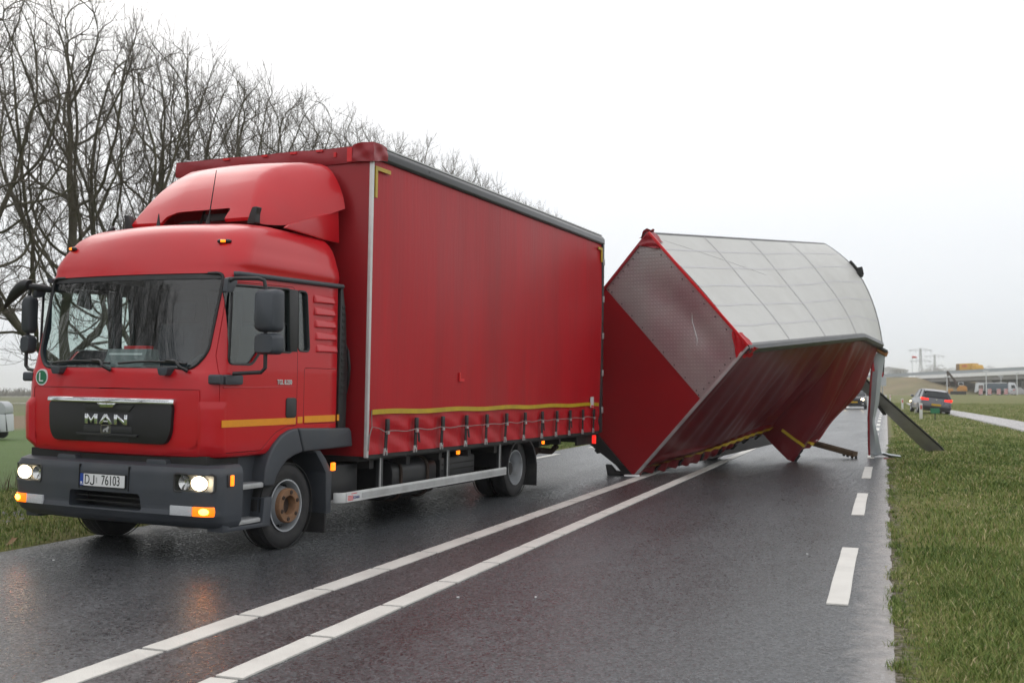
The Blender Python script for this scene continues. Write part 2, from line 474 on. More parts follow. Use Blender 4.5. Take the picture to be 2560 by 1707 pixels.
    bp = N(nt, 'ShaderNodeBump'); bp.inputs['Strength'].default_value = 0.7; bp.inputs['Distance'].default_value = 0.05
    L(sm_.outputs['Fac'], bp.inputs['Height']); L(bp.outputs[0], b.inputs['Normal'])
    return m
M['ground'] = ground_mat()

sl = [-4000, -2000, -1000, -500, -250, -150, -100, -70, -50, -40, -32, -27, -24] + list(np.arange(-22, -12, 0.4)) + list(np.arange(-12, -7.5, 0.25)) + [-7.5, -7.46, -5, -2.5, -0.02, 0.02] + list(np.arange(0.15, 8, 0.2)) + list(np.arange(8, 12, 0.4)) + [12.5, 14, 16, 19, 23, 28, 35, 45, 60, 80, 110, 150, 200, 300, 500, 900, 1800, 4000]
tl = [-400, -200, -100, -60, -40] + list(np.arange(-30, 3, 1.0)) + list(np.arange(3, 35, 0.22)) + list(np.arange(35, 45, 0.6)) + list(np.arange(45, 90, 1.5)) + list(np.arange(90, 280, 8)) + [300, 350, 420, 500, 700, 1000, 1500, 2500, 5000, 9000]
S_, T_ = np.meshgrid(sl, tl, indexing='ij')
Z_ = terrain(S_, T_)
vs_ = np.stack([S_, T_, Z_], -1).reshape(-1, 3)
nv = len(tl); ns = len(sl)
ii, jj = np.meshgrid(np.arange(ns - 1), np.arange(nv - 1), indexing='ij')
a_ = (ii * nv + jj).ravel()
fs_ = np.stack([a_, a_ + nv, a_ + nv + 1, a_ + 1], -1)
me = bpy.data.meshes.new('ground'); me.from_pydata(vs_.tolist(), [], fs_.tolist())
me.polygons.foreach_set('use_smooth', [True] * len(me.polygons))
ground = obj('ground', me, M['ground'], rot=ROADROT)
tag(ground, 'wide flat polder grassland on both sides of the road', None, kind='structure')

def asphalt(name, c, rmin, rmax, edge=False):
    m, nt, b = new_mat(name); L = nt.links.new
    t = N(nt, 'ShaderNodeTexCoord')
    fine = N(nt, 'ShaderNodeTexNoise'); fine.inputs['Scale'].default_value = 75; fine.inputs['Detail'].default_value = 4; fine.inputs['Roughness'].default_value = 0.85
    v = N(nt, 'ShaderNodeTexVoronoi'); v.inputs['Scale'].default_value = 62
    big = N(nt, 'ShaderNodeTexNoise'); big.inputs['Scale'].default_value = 0.55; big.inputs['Detail'].default_value = 7; big.inputs['Roughness'].default_value = 0.6
    mp = N(nt, 'ShaderNodeMapping'); mp.inputs['Scale'].default_value = (1.6, 0.35, 1)
    L(t.outputs['Object'], mp.inputs[0]); L(mp.outputs[0], big.inputs['Vector'])
    for n in (fine, v): L(t.outputs['Object'], n.inputs['Vector'])
    cr = N(nt, 'ShaderNodeValToRGB'); e = cr.color_ramp.elements
    e[0].position = 0.36; e[0].color = (*[x * 0.18 for x in c], 1); e[1].position = 0.70; e[1].color = (*[x * 2.4 for x in c], 1)
    L(fine.outputs['Fac'], cr.inputs[0])
    br = N(nt, 'ShaderNodeMapRange'); br.inputs['From Min'].default_value = 0.3; br.inputs['From Max'].default_value = 0.7; br.inputs['To Min'].default_value = 0.75; br.inputs['To Max'].default_value = 1.25
    L(big.outputs['Fac'], br.inputs['Value'])
    sc = N(nt, 'ShaderNodeVectorMath', operation='SCALE'); L(cr.outputs[0], sc.inputs[0]); sv = N(nt, 'ShaderNodeSeparateXYZ'); L(v.outputs['Color'], sv.inputs[0])
    vr = N(nt, 'ShaderNodeMapRange'); vr.inputs['To Min'].default_value = 0.35; vr.inputs['To Max'].default_value = 1.75; L(sv.outputs[0], vr.inputs['Value'])
    vm = N(nt, 'ShaderNodeMath', operation='MULTIPLY'); L(vr.outputs[0], vm.inputs[0]); L(br.outputs[0], vm.inputs[1]); L(vm.outputs[0], sc.inputs['Scale'])
    out = sc.outputs[0]
    if edge:   # pale sand washed onto the right edge of the road
        sp = N(nt, 'ShaderNodeSeparateXYZ'); L(t.outputs['Object'], sp.inputs[0])
        n2 = N(nt, 'ShaderNodeTexNoise'); n2.inputs['Scale'].default_value = 7; n2.inputs['Detail'].default_value = 7; L(t.outputs['Object'], n2.inputs['Vector'])
        ma = N(nt, 'ShaderNodeMath', operation='MULTIPLY_ADD'); ma.inputs[1].default_value = 0.35; L(n2.outputs['Fac'], ma.inputs[0]); L(sp.outputs['X'], ma.inputs[2])
        mr = N(nt, 'ShaderNodeMapRange'); mr.inputs['From Min'].default_value = -0.06; mr.inputs['From Max'].default_value = 0.20; mr.inputs['To Max'].default_value = 0.8
        L(ma.outputs[0], mr.inputs['Value'])
        mx = N(nt, 'ShaderNodeMixRGB'); mx.inputs['Color2'].default_value = (0.33, 0.30, 0.28, 1); L(mr.outputs[0], mx.inputs['Fac']); L(out, mx.inputs['Color1']); out = mx.outputs[0]
    L(out, b.inputs['Base Color'])
    rr = N(nt, 'ShaderNodeMapRange'); rr.inputs['From Min'].default_value = 0.3; rr.inputs['From Max'].default_value = 0.7; rr.inputs['To Min'].default_value = rmin; rr.inputs['To Max'].default_value = rmax
    L(big.outputs['Fac'], rr.inputs['Value'])
    ra = N(nt, 'ShaderNodeMath', operation='MULTIPLY_ADD'); ra.inputs[1].default_value = 0.30; L(sv.outputs[1], ra.inputs[0])
    rs0 = N(nt, 'ShaderNodeMath', operation='SUBTRACT'); rs0.inputs[1].default_value = 0.15; L(rr.outputs[0], rs0.inputs[0]); L(rs0.outputs[0], ra.inputs[2]); L(ra.outputs[0], b.inputs['Roughness'])
    bp = N(nt, 'ShaderNodeBump'); bp.inputs['Strength'].default_value = 0.21; bp.inputs['Distance'].default_value = 0.005
    ad = N(nt, 'ShaderNodeMath', operation='ADD'); L(fine.outputs['Fac'], ad.inputs[0]); L(v.outputs['Distance'], ad.inputs[1])
    L(ad.outputs[0], bp.inputs['Height']); L(bp.outputs[0], b.inputs['Normal'])
    b.inputs['Specular IOR Level'].default_value = 0.5
    return m
M['asphalt'] = asphalt('wet_asphalt', (0.048, 0.051, 0.055), 0.28, 0.44, True)
M['asphalt_red'] = asphalt('wet_asphalt_reddish', (0.046, 0.0455, 0.048), 0.30, 0.46)
M['path'] = asphalt('path_concrete', (0.30, 0.29, 0.285), 0.4, 0.6)
M['paint'] = plain('road_paint', (0.66, 0.645, 0.60), 0.48, var=0.07, vscale=3, bump=0.25, bscale=120, dirt=(0.42, 0.40, 0.37), dirt_amt=0.45)

mb = MB()
ts = list(np.arange(-40, 2, 4)) + list(np.arange(2, 30, 0.12)) + list(np.arange(30, 60, 1)) + [60, 80, 110, 150, 220, 300, 400]
er = random.Random(8)
edge = [ROAD_R + (0.012 * math.sin(t * 1.3) + er.uniform(-0.018, 0.022) if 2 < t < 30 else 0) for t in ts]
for i in range(len(ts) - 1):
    a, b_ = ts[i], ts[i + 1]
    mb.add([(ROAD_L, a, 0), (-3.75, a, 0), (-3.25, a, 0), (edge[i], a, 0), (ROAD_L, b_, 0), (-3.75, b_, 0), (-3.25, b_, 0), (edge[i + 1], b_, 0), (edge[i] + 0.03, a, -0.08), (edge[i + 1] + 0.03, b_, -0.08)],
           [(0, 1, 5, 4), (1, 2, 6, 5), (2, 3, 7, 6), (3, 8, 9, 7)])
mb.add([(ROAD_L, -40, 0), (ROAD_L, 400, 0), (ROAD_L - 0.05, 400, -0.08), (ROAD_L - 0.05, -40, -0.08)], [(3, 2, 1, 0)])
road = mb.build('road', M['asphalt'], rot=ROADROT)
tag(road, 'wet dark asphalt two-lane country road with white markings', None, kind='structure')
strip = MB().add([(-3.80, -40, 0.004), (-3.20, -40, 0.004), (-3.20, 400, 0.004), (-3.80, 400, 0.004)], [(0, 1, 2, 3)]).build('median_strip', M['asphalt_red'], road)
strip['label'] = 'brownish asphalt strip between the two white centre lines'

def marking(s0, s1, length, jag=0.003):
    m = MB(); n = 10; e = []
    for i in range(n + 1):
        e.append((s0 + random.uniform(-jag, jag), length * i / n))
    for i in range(n, -1, -1):
        e.append((s1 + random.uniform(-jag, jag), length * i / n))
    k = len(e)
    return m.add([(x, y, 0.011) for x, y in e] + [(x, y, 0.001) for x, y in e], [tuple(range(k))] + [(i, k + i, k + (i + 1) % k, (i + 1) % k) for i in range(k)]).mesh('lane_marking', smooth=0)
m1 = [marking(-3.95, -3.78, 0.892) for _ in range(3)]
m2 = [marking(-3.22, -3.06, 0.892) for _ in range(3)]
# segment ends measured on the near ones: pitch 0.927 m
for k in range(-4, 48):
    obj('lane_marking', m1[k % 3], M['paint'], road, loc=(0, 4.885 + 0.930 * k, 0))
    obj('lane_marking', m2[(k + 1) % 3], M['paint'], road, loc=(0, 5.47 + 0.930 * k, 0))
mm = marking(-3.95, -3.78, 60); obj('lane_marking', mm, M['paint'], road, loc=(0, 49.6, 0))
mm = marking(-3.22, -3.06, 60); obj('lane_marking', mm, M['paint'], road, loc=(0, 50.2, 0))
m3 = marking(-0.405, -0.265, 2.68)
m4 = marking(-7.10, -6.96, 2.68)
for k in range(-2, 18):
    obj('edge_marking', m3, M['paint'], road, loc=(0, 7.45 + 5.37 * k, 0))
    obj('edge_marking', m4, M['paint'], road, loc=(0, 9.3 + 5.37 * k, 0))

# cycle path on the right
pp = [(-30, 7.6), (-10, 7.3), (5, 6.9), (18, 6.3), (28, 5.75), (38.8, 5.1), (46, 4.95), (53, 4.75), (60, 4.35), (68, 4.05), (78, 3.4), (90, 2.9), (120, 2.7)]
mb = MB()
tt = np.arange(-30, 120, 1.5); ss = np.interp(tt, [p[0] for p in pp], [p[1] for p in pp])
ss = np.convolve(np.pad(ss, 4, mode='edge'), np.ones(9) / 9, 'valid')
mb.loft([[(ss[i] - 0.78, tt[i], -0.02), (ss[i] - 0.75, tt[i], 0.085), (ss[i] + 0.75, tt[i], 0.085), (ss[i] + 0.78, tt[i], -0.02)] for i in range(len(tt))], close=False, cap=False)
path = mb.build('path', M['path'], rot=ROADROT)
tag(path, 'pale concrete cycle path curving along the right verge', None, kind='structure')
# gravel track and grey farm roads on the left
far = MB()
far.add([(-4000, 0, 0), (100, 0, 0), (100, 5, 0), (-4000, 5, 0)], [(0, 1, 2, 3)])
fr = far.build('farm_road', M['path'], loc=(-150, 215, -1.30), rot=(0, 0, R(4))); tag(fr, 'pale grey farm road far across the low field', None, kind='structure')
far2 = MB().add([(-4000, 0, 0), (100, 0, 0), (100, 12, 0), (-4000, 12, 0)], [(0, 1, 2, 3)])
fr = far2.build('farm_road', M['path'], loc=(-200, 420, -1.15), rot=(0, 0, R(2))); tag(fr, 'second pale road near the horizon beyond the field', None, kind='structure')
# ------------------------------------------------------------------ the truck: local x = to its left side, y = rearward, z up, origin below the front axle
truck = empty('box_truck', (-3.0854, 10.1273, 0), -R(24.4))
tag(truck, 'red curtain-sided box truck with lit headlights standing on the road', 'truck')
LEAN = (0, R(1.0), 0)
def tp(mb, name, mat, parent=None, bevel=0.0, seg=2, smooth=40, fix=True):
    return mb.build(name, mat, parent or truck, bevel, seg, smooth, rot=None if parent else LEAN, fix=fix)
def tm(name, me, mat, parent=None):
    return obj(name, me, mat, parent or truck, rot=None if parent else LEAN)

# --- cab shell
SEC = [  # z, front y, half width, rear y, corner radius, bow
    (0.890, -1.020, 1.060, 0.80, 0.17, 0.05), (0.905, -1.050, 1.090, 0.80, 0.18, 0.05), (0.94, -1.070, 1.107, 0.80, 0.18, 0.05), (1.00, -1.082, 1.115, 0.80, 0.18, 0.05),
    (1.20, -1.092, 1.118, 0.80, 0.18, 0.05), (1.47, -1.092, 1.118, 0.80, 0.18, 0.05), (1.60, -1.085, 1.118, 0.80, 0.18, 0.055), (1.645, -1.068, 1.118, 0.80, 0.18, 0.06),
    (1.80, -1.040, 1.116, 0.80, 0.18, 0.07), (2.10, -0.985, 1.112, 0.80, 0.18, 0.08), (2.46, -0.918, 1.108, 0.80, 0.19, 0.08), (2.52, -0.903, 1.108, 0.80, 0.20, 0.085),
    (2.57, -0.888, 1.122, 0.80, 0.20, 0.085), (2.64, -0.865, 1.112, 0.80, 0.21, 0.09), (2.70, -0.840, 1.090, 0.80, 0.22, 0.09), (2.78, -0.802, 1.070, 0.79, 0.24, 0.10), (2.85, -0.755, 1.040, 0.79, 0.26, 0.10),
    (2.905, -0.700, 1.005, 0.78, 0.29, 0.10), (2.945, -0.625, 0.965, 0.77, 0.31, 0.10), (2.972, -0.53, 0.915, 0.74, 0.32, 0.10), (2.99, -0.40, 0.84, 0.70, 0.32, 0.08), (3.00, -0.2, 0.70, 0.6, 0.28, 0.05)]
_sz = [s[0] for s in SEC]
def cab_sec(z, off=0.0):
    v = [np.interp(z, _sz, [s[k] for s in SEC]) for k in range(1, 6)]
    return v[0] + off, v[1] - off, v[2] - off, max(v[3] - off * 0.5, 0.05), v[4]
def cab_ring(z, off=0.0, zo=None):
    yf, w, yr, rc, bow = cab_sec(z, off)
    zo = z if zo is None else zo
    half = []
    half.append((0.0, yr)); half.append((w * 0.5, yr)); half.append((w - 0.06, yr)); half.append((w - 0.02, yr - 0.02)); half.append((w, yr - 0.06))
    y1 = yf + bow + rc
    for k in range(1, 9):
        half.append((w, (yr - 0.06) + (y1 - (yr - 0.06)) * k / 9))
    for k in range(0, 9):
        t = R(90 * k / 8)
        half.append((w - rc + rc * math.cos(t), y1 - rc * math.sin(t)))
    xf = w - rc
    for k in range(1, 9):
        x = xf * (1 - k / 8)
        half.append((x, yf + bow * (x / xf) ** 2))
    ring = half + [(-x, y) for x, y in reversed(half[1:-1])]
    return [(x, y, zo) for x, y in ring]
def front_y(x, z, off=0.0):
    yf, w, yr, rc, bow = cab_sec(z, off)
    xf = w - rc; ax = abs(x)
    if ax <= xf: return yf + bow * (ax / xf) ** 2
    d = min(ax - xf, rc)
    return yf + bow + rc - math.sqrt(max(rc * rc - d * d, 0))
zs = []
for i in range(len(_sz) - 1):
    n = 3 if _sz[i + 1] - _sz[i] > 0.15 else 2
    zs += [_sz[i] + (_sz[i + 1] - _sz[i]) * k / n for k in range(n)]
zs.append(_sz[-1])
outer = MB().loft([cab_ring(z) for z in zs]).mesh('cab_outer')
inner = MB().loft([cab_ring(z, 0.05, zo) for z, zo in ((0.97, 0.95), (1.2, 1.2), (1.6, 1.6), (2.0, 2.0), (2.46, 2.46), (2.7, 2.68), (2.85, 2.80), (2.95, 2.88), (2.98, 2.92))]).mesh('cab_inner')
shell = boolean(outer, inner, 'DIFFERENCE', 'cab_shell')
# windows: cutters
WS = round_poly([(-0.985, 1.655), (0.985, 1.655), (1.005, 2.47), (-1.005, 2.47)], 0.09, 5)        # windscreen x,z
WS = round_poly([(-0.86, 1.645), (0.86, 1.645), (0.975, 1.78), (1.00, 2.475), (-1.00, 2.475), (-0.975, 1.78)], 0.07, 4)
DW = round_poly([(-0.865, 1.69), (-0.56, 1.69), (-0.44, 1.815), (0.015, 1.815), (-0.03, 2.40), (-0.845, 2.37)], 0.05, 4)   # door window y,z
QW = round_poly([(0.105, 1.835), (0.285, 1.835), (0.225, 2.395), (0.085, 2.395)], 0.045, 4)
cut = MB()
cut.prism(WS, 'y', -1.4, -0.66)
wcut = cut.mesh('c')
shell = boolean(shell, wcut, 'DIFFERENCE', 'cab_shell')
cut = MB()
for s in (1, -1):
    cut.prism(DW, 'x', s * 0.98, s * 1.25); cut.prism(QW, 'x', s * 0.98, s * 1.25)
shell = boolean(shell, cut.mesh('c'), 'DIFFERENCE', 'cab_shell')
# doors, locker doors and front flap are cut out with a narrow gap
DOOR = [(-0.955, 0.935), (-0.40, 0.935), (-0.33, 1.0), (-0.2, 1.09), (-0.05, 1.135), (0.10, 1.14), (0.10, 1.8), (0.035, 2.425), (-0.925, 2.395), (-0.955, 1.6)]
LOCK = [(0.205, 1.150), (0.745, 1.150), (0.75, 1.68), (0.205, 1.68)]
def shrink(poly, d):
    c = Vector((sum(p[0] for p in poly) / len(poly), sum(p[1] for p in poly) / len(poly)))
    out = []
    n = len(poly)
    for i in range(n):
        p = Vector(poly[i]); a = (p - Vector(poly[i - 1])).normalized(); b = (Vector(poly[(i + 1) % n]) - p).normalized()
        na = Vector((-a.y, a.x)); nb = Vector((-b.y, b.x))
        k = (na + nb); k = k / max(k.length_squared, 1e-6) * 2
        out.append(tuple(p + k * d * 0.5 * 2 / 2))
    return out
GAP = 0.009
doors = []
for s in (1, -1):
    for nm, poly in (('door', DOOR), ('locker_door', LOCK)):
        rp = round_poly(poly, 0.03, 3)
        big = MB().prism(rp, 'x', s * 1.035, s * 1.30).mesh('c')
        small = MB().prism(shrink(rp, GAP), 'x', s * 1.040, s * 1.30).mesh('c')
        piece = boolean(shell.copy(), small, 'INTERSECT', nm)
        shell = boolean(shell, big, 'DIFFERENCE', 'cab_shell')
        doors.append((nm, s, piece))
fl = MB().prism(rrect(-0.965, 0.965, 0.80, 1.472, 0.02), 'y', -1.3, -1.035).mesh('c')
fl2 = MB().prism(rrect(-0.965 + GAP, 0.965 - GAP, 0.70, 1.472 - GAP, 0.02), 'y', -1.3, -1.03).mesh('c')
flap = boolean(shell.copy(), fl2, 'INTERSECT', 'front_flap')
shell = boolean(shell, fl, 'DIFFERENCE', 'cab_shell')
def line_inside(me):
    me.materials.clear(); me.materials.append(M['cab_red']); me.materials.append(M['interior'])
    for p in me.polygons:
        v = p.center - Vector((0, -0.1, 1.95))
        p.material_index = 1 if v.dot(p.normal) < -0.02 else 0
    return me
cab = tm('cab', line_inside(smooth_mesh(shell, 30)), M['cab_red'])
tm('front_flap', smooth_mesh(flap, 30), M['cab_red'])
dob = {}
for nm, s, piece in doors:
    dob[(nm, s)] = tm(nm, line_inside(smooth_mesh(piece, 30)), M['cab_red'])
# glass
def ws_pt(u, v):
    z = 1.62 + (2.50 - 1.62) * v
    x = -1.03 + 2.06 * u
    return (x, front_y(x, z, 0.018), z)
tp(MB().grid(ws_pt, 40, 14), 'windscreen', M['windscreen'], fix=False)
def outline_tube(pts, r): return MB().tube(pts + [pts[0]], r, 6, cap=False)
tp(outline_tube([(x, front_y(x, z) - 0.001, z) for x, z in WS], 0.014), 'windscreen_seal', M['black'])
def band_pt(u, v):
    x = -0.99 + 1.98 * u; z = 2.425 + 0.06 * v
    return (x, front_y(x, z, 0.010), z)
tp(MB().grid(band_pt, 40, 2), 'sunstrip', M['plastic_dk'], fix=False)
for s in (1, -1):
    d = dob[('door', s)]
    MB().prism([(y, z) for y, z in shrink(DW, -0.012)], 'x', s * 1.085, s * 1.090).build('window', M['window'], d)
    outline_tube([(s * 1.109, y, z) for y, z in DW], 0.013).build('window_seal', M['black'], d)
    tp(MB().prism(shrink(QW, -0.012), 'x', s * 1.085, s * 1.090), 'quarter_window', M['window'])
    tp(outline_tube([(s * 1.109, y, z) for y, z in QW], 0.013), 'window_seal', M['black'])
    # dark pillar between the two side windows
    tp(MB().prism([(-0.02, 1.825), (0.09, 1.825), (0.078, 2.40), (-0.055, 2.40)], 'x', s * 1.105, s * 1.121), 'window_pillar', M['plastic_dk'], bevel=0.004)
    # handle
    hd = MB().prism(rrect(-0.07, 0.085, 1.215, 1.40, 0.03), 'x', s * 1.105, s * 1.128).build('handle', M['plastic_dk'], d, bevel=0.006)
    # reflective stripe in pieces
    MB().box(s * 1.1165, s * 1.1215, -0.945, 0.085, 1.155, 1.215).build('stripe', M['orange'], d)
    tp(MB().box(s * 1.117, s * 1.1215, 0.115, 0.19, 1.162, 1.222), 'stripe', M['orange'])
    tp(MB().box(s * 1.117, s * 1.1225, 0.22, 0.73, 1.164, 1.226), 'stripe', M['orange'], parent=dob[('locker_door', s)])
    tp(MB().box(s * 1.117, s * 1.1215, 0.765, 0.80, 1.168, 1.230), 'stripe', M['orange'])
    # five pressed louvres behind the quarter window
    for k in range(5):
        z0 = 2.385 - 0.118 * k; y0 = 0.335 + 0.012 * k; y1 = 0.70 + 0.015 * k
        lv = MB().add([(s * 1.110, y0, z0 - 0.085), (s * 1.110, y1, z0 - 0.08), (s * 1.110, y1 - 0.01, z0), (s * 1.110, y0, z0),
                       (s * 1.138, y0 + 0.02, z0 - 0.075), (s * 1.138, y1 - 0.03, z0 - 0.07), (s * 1.122, y1 - 0.03, z0 - 0.02), (s * 1.122, y0 + 0.02, z0 - 0.02)],
                      [(0, 1, 5, 4), (1, 2, 6, 5), (2, 3, 7, 6), (3, 0, 4, 7), (4, 5, 6, 7), (3, 2, 1, 0)])
        tp(lv, 'louvre', M['cab_red'], bevel=0.012, seg=3)
    # gutter, rear fin
    tp(MB().tube([(s * 1.085, -0.80, 2.465), (s * 1.118, -0.77, 2.468), (s * 1.124, 0.0, 2.483), (s * 1.122, 0.81, 2.50)], 0.024, 10), 'rain_gutter', M['plastic'])
    tp(MB().prism([(0.80, 1.09), (0.935, 1.09), (0.945, 1.6), (0.90, 2.2), (0.84, 2.49), (0.80, 2.49)], 'x', s * 1.05, s * 1.112), 'side_fin', M['plastic_dk'], bevel=0.008)
    for k in range(14):
        tp(MB().box(s * 1.10, s * 1.118, 0.83 + 0.0 * k, 0.905 - 0.003 * abs(k - 3), 1.42 + 0.066 * k, 1.455 + 0.066 * k), 'fin_rib', M['black'], bevel=0.004)
me = text_mesh('TGL 8.250', 0.062, 0.003, 0.0012, 1.0, 0.82); me.transform(Matrix.Translation((1.123, -0.10, 1.54)) @ Matrix.Rotation(R(90), 4, 'Z'))
obj('badge_lettering', me, M['alu_pale'], dob[('door', 1)])
# door crease line
for s in (1, -1):
    MB().tube([(s * 1.117, -0.93, 1.492), (s * 1.117, -0.5, 1.496), (s * 1.1175, 0.04, 1.502)], 0.005, 6).build('crease', M['cab_red'], dob[('door', s)])
    # mirror foot on the front edge of the door
    tp(MB().prism(rrect(-1.02, -0.965, 1.515, 1.60, 0.02), 'x', s * 1.02, s * 1.15), 'mirror_foot', M['plastic'], bevel=0.015)
    tp(MB().prism(rrect(-0.95, -0.72, 1.515, 1.60, 0.02), 'x', s * 1.10, s * 1.155), 'mirror_foot', M['plastic'], bevel=0.015)

# corner wind panels beside the front flap
for s in (1, -1):
    def wp(u, v, s=s):
        z = 0.935 + 0.435 * v
        yf, w, yr, rc, bow = cab_sec(z)
        o = 0.007 if s > 0 else 0.040
        a0 = R(8); a1 = R(88)
        t = a1 + (a0 - a1) * u
        e = min(u, 1 - u, v, 1 - v); k = o * min(1.0, e / 0.12)
        return (s * (w - rc + (rc + k) * math.cos(t)), yf + bow + rc - (rc + k) * math.sin(t), z)
    tp(MB().grid(wp, 24, 24), 'corner_panel', M['cab_red'], fix=False)
# --- grille and badges on the front flap
GP = round_poly([(-0.645, 1.0), (0.645, 1.0), (0.70, 1.10), (0.715, 1.345), (-0.715, 1.345), (-0.70, 1.10)], 0.05, 4)
gr = tp(MB().prism(GP, 'y', -1.098, -1.03), 'grille', M['black'], bevel=0.008)
def fpt(x): return 0.05 * (x / 0.94) ** 2
cs = MB().loft([[(x, -1.118 + fpt(x), 1.337 + 0.0 * x), (x, -1.130 + fpt(x), 1.345), (x, -1.128 + fpt(x), 1.378), (x, -1.110 + fpt(x), 1.390), (x, -1.05, 1.390), (x, -1.05, 1.337)] for x in np.linspace(-0.728, 0.728, 25)])
cs.build('chrome_strip', M['chrome'], gr, bevel=0.003)
MB().prism([(-0.11, 1.340), (0.11, 1.340), (0.07, 1.300), (-0.07, 1.300)], 'y', -1.124, -1.08).build('chrome_strip', M['chrome'], gr, bevel=0.006)
MB().prism([(-0.30, 1.325), (0.30, 1.325), (0.24, 1.265), (-0.24, 1.265)], 'y', -1.106, -1.09).build('grille_panel', M['plastic_dk'], gr, bevel=0.006)
MB().prism([(-0.36, 1.075), (0.36, 1.075), (0.34, 1.05), (-0.34, 1.05)], 'y', -1.115, -1.09).build('grille_bar', M['plastic_dk'], gr, bevel=0.005)
MB().prism([(-0.28, 1.14), (0.28, 1.14), (0.28, 1.08), (-0.28, 1.08)], 'y', -1.103, -1.09).build('grille_bar', M['plastic_dk'], gr, bevel=0.005)
for k in range(5):
    MB().box(-0.25, 0.25, -1.102, -1.09, 1.008 + 0.009 * k, 1.012 + 0.009 * k).build('grille_bar', M['plastic_dk'], gr)
# the three letters, drawn as wide slab shapes
def letter(polys, x0, w, z0, h, name):
    m = MB()
    for p in polys:
        m.prism([(x0 + a * w, z0 + b * h) for a, b in p], 'y', -1.125, -1.097)
    return m.build(name, M['chrome'], gr, bevel=0.003)
lt = 0.088
letter([[(0, 0), (0.24, 0), (0.24, 1), (0, 1)], [(0.76, 0), (1, 0), (1, 1), (0.76, 1)], [(0.2401, 1), (0.2401, 0.62), (0.5, 0.05), (0.5, 0.45)], [(0.5001, 0.45), (0.5001, 0.05), (0.7599, 0.62), (0.7599, 1)]], -0.245, 0.148, 1.155, lt, 'badge_letter')
letter([[(0, 0), (0.25, 0), (0.62, 1), (0.38, 1)], [(0.75, 0), (1, 0), (0.6201, 1), (0.50, 0.70)], [(0.32, 0.20), (0.69, 0.20), (0.62, 0.36), (0.39, 0.36)]], -0.082, 0.160, 1.155, lt, 'badge_letter')
letter([[(0, 0), (0.23, 0), (0.23, 1), (0, 1)], [(0.77, 0), (1, 0), (1, 1), (0.77, 1)], [(0.2301, 1), (0.2301, 0.62), (0.7699, 0), (0.7699, 0.38)]], 0.095, 0.150, 1.155, lt, 'badge_letter')
fm = MB()
for a in ((-0.055, 0.055, 1.078, 1.084), (-0.055, 0.055, 1.143, 1.149), (-0.055, -0.049, 1.0841, 1.1429), (0.049, 0.055, 1.0841, 1.1429)):
    fm.box(a[0], a[1], -1.122, -1.100, a[2], a[3])
em = fm.build('emblem', M['chrome'], gr)
lion = [(-0.035, 1.088), (-0.02, 1.088), (-0.017, 1.103), (-0.002, 1.106), (0.006, 1.088), (0.022, 1.088), (0.022, 1.105), (0.030, 1.115), (0.038, 1.122), (0.036, 1.132), (0.028, 1.138), (0.018, 1.138), (0.010, 1.128), (-0.005, 1.120), (-0.022, 1.114), (-0.034, 1.105)]
MB().prism(lion, 'y', -1.118, -1.100).build('emblem_lion', M['alu'], em)
# L disc
def disc(x, z, r, y0, y1): return MB().lathe([(y0, 0.0001), (y0, r), (y1, r)], (x, 0, z), 'y', 28)
ls = tp(disc(-0.862, 1.553, 0.074, front_y(-0.862, 1.55) - 0.012, front_y(-0.862, 1.55) + 0.05), 'round_sign', M['white'])
fy = front_y(-0.862, 1.55) - 0.012
disc(-0.862, 1.553, 0.062, fy - 0.003, fy + 0.01).build('green_disc', M['green'], ls)
MB().prism([(-0.888, 1.515), (-0.838, 1.515), (-0.838, 1.526), (-0.876, 1.526), (-0.876, 1.595), (-0.888, 1.595)], 'y', fy - 0.006, fy).build('letter', M['white'], ls)
# wiper spindles, arms and blades
for x in (-0.62, 0.62):
    tp(MB().prism(round_poly([(x - 0.062, 1.652), (x + 0.062, 1.652), (x + 0.040, 1.585), (x - 0.040, 1.585)], 0.02), 'y', -1.125, -1.03), 'wiper_cap', M['plastic'], bevel=0.008)
for xb in (-0.02, 0.80):
    yb = front_y(xb, 1.63) - 0.02
    w = tp(MB().tube([(xb + 0.03, yb, 1.625), (xb - 0.03, yb - 0.035, 1.66), (xb - 0.09, front_y(xb - 0.1, 1.7) - 0.04, 1.705), (xb - 0.20, front_y(xb - 0.2, 1.71) - 0.035, 1.712)], [0.018, 0.016, 0.013, 0.010], 6), 'wiper', M['black'])
    pts = [(xb - 0.72 + 0.72 * k / 8, front_y(xb - 0.72 + 0.72 * k / 8, 1.695) - 0.018, 1.685 + 0.018 * math.sin(k / 8 * math.pi)) for k in range(9)]
    MB().tube(pts, 0.011, 6).build('blade', M['black'], w)

# --- bumper
def bump_ring(yf, w, rc, z, yb):
    half = [(0.0, yb), (w * 0.5, yb), (w, yb)]
    for k in range(0, 9):
        t = R(90 * k / 8); half.append((w - rc + rc * math.cos(t), yf + 0.04 + rc - rc * math.sin(t)))
    for k in range(1, 7):
        x = (w - rc) * (1 - k / 6); half.append((x, yf + 0.04 * (x / (w - rc)) ** 2))
    return [(x, y, z) for x, y in half + [(-x, y) for x, y in reversed(half[1:-1])]]
bsec = [(0.295, -0.95, 1.10, 0.16), (0.315, -1.02, 1.14, 0.15), (0.36, -1.085, 1.165, 0.14), (0.42, -1.125, 1.172, 0.13), (0.46, -1.115, 1.172, 0.13), (0.50, -1.120, 1.175, 0.13), (0.62, -1.128, 1.178, 0.13), (0.77, -1.125, 1.175, 0.13), (0.815, -1.105, 1.160, 0.13), (0.838, -1.06, 1.13, 0.12)]
bz = [b[0] for b in bsec]
brings = []
for z in sorted(set(bz + list(np.linspace(0.32, 0.83, 12)))):
    brings.append(bump_ring(np.interp(z, bz, [b[1] for b in bsec]), np.interp(z, bz, [b[2] for b in bsec]), 0.14, z, -0.72))
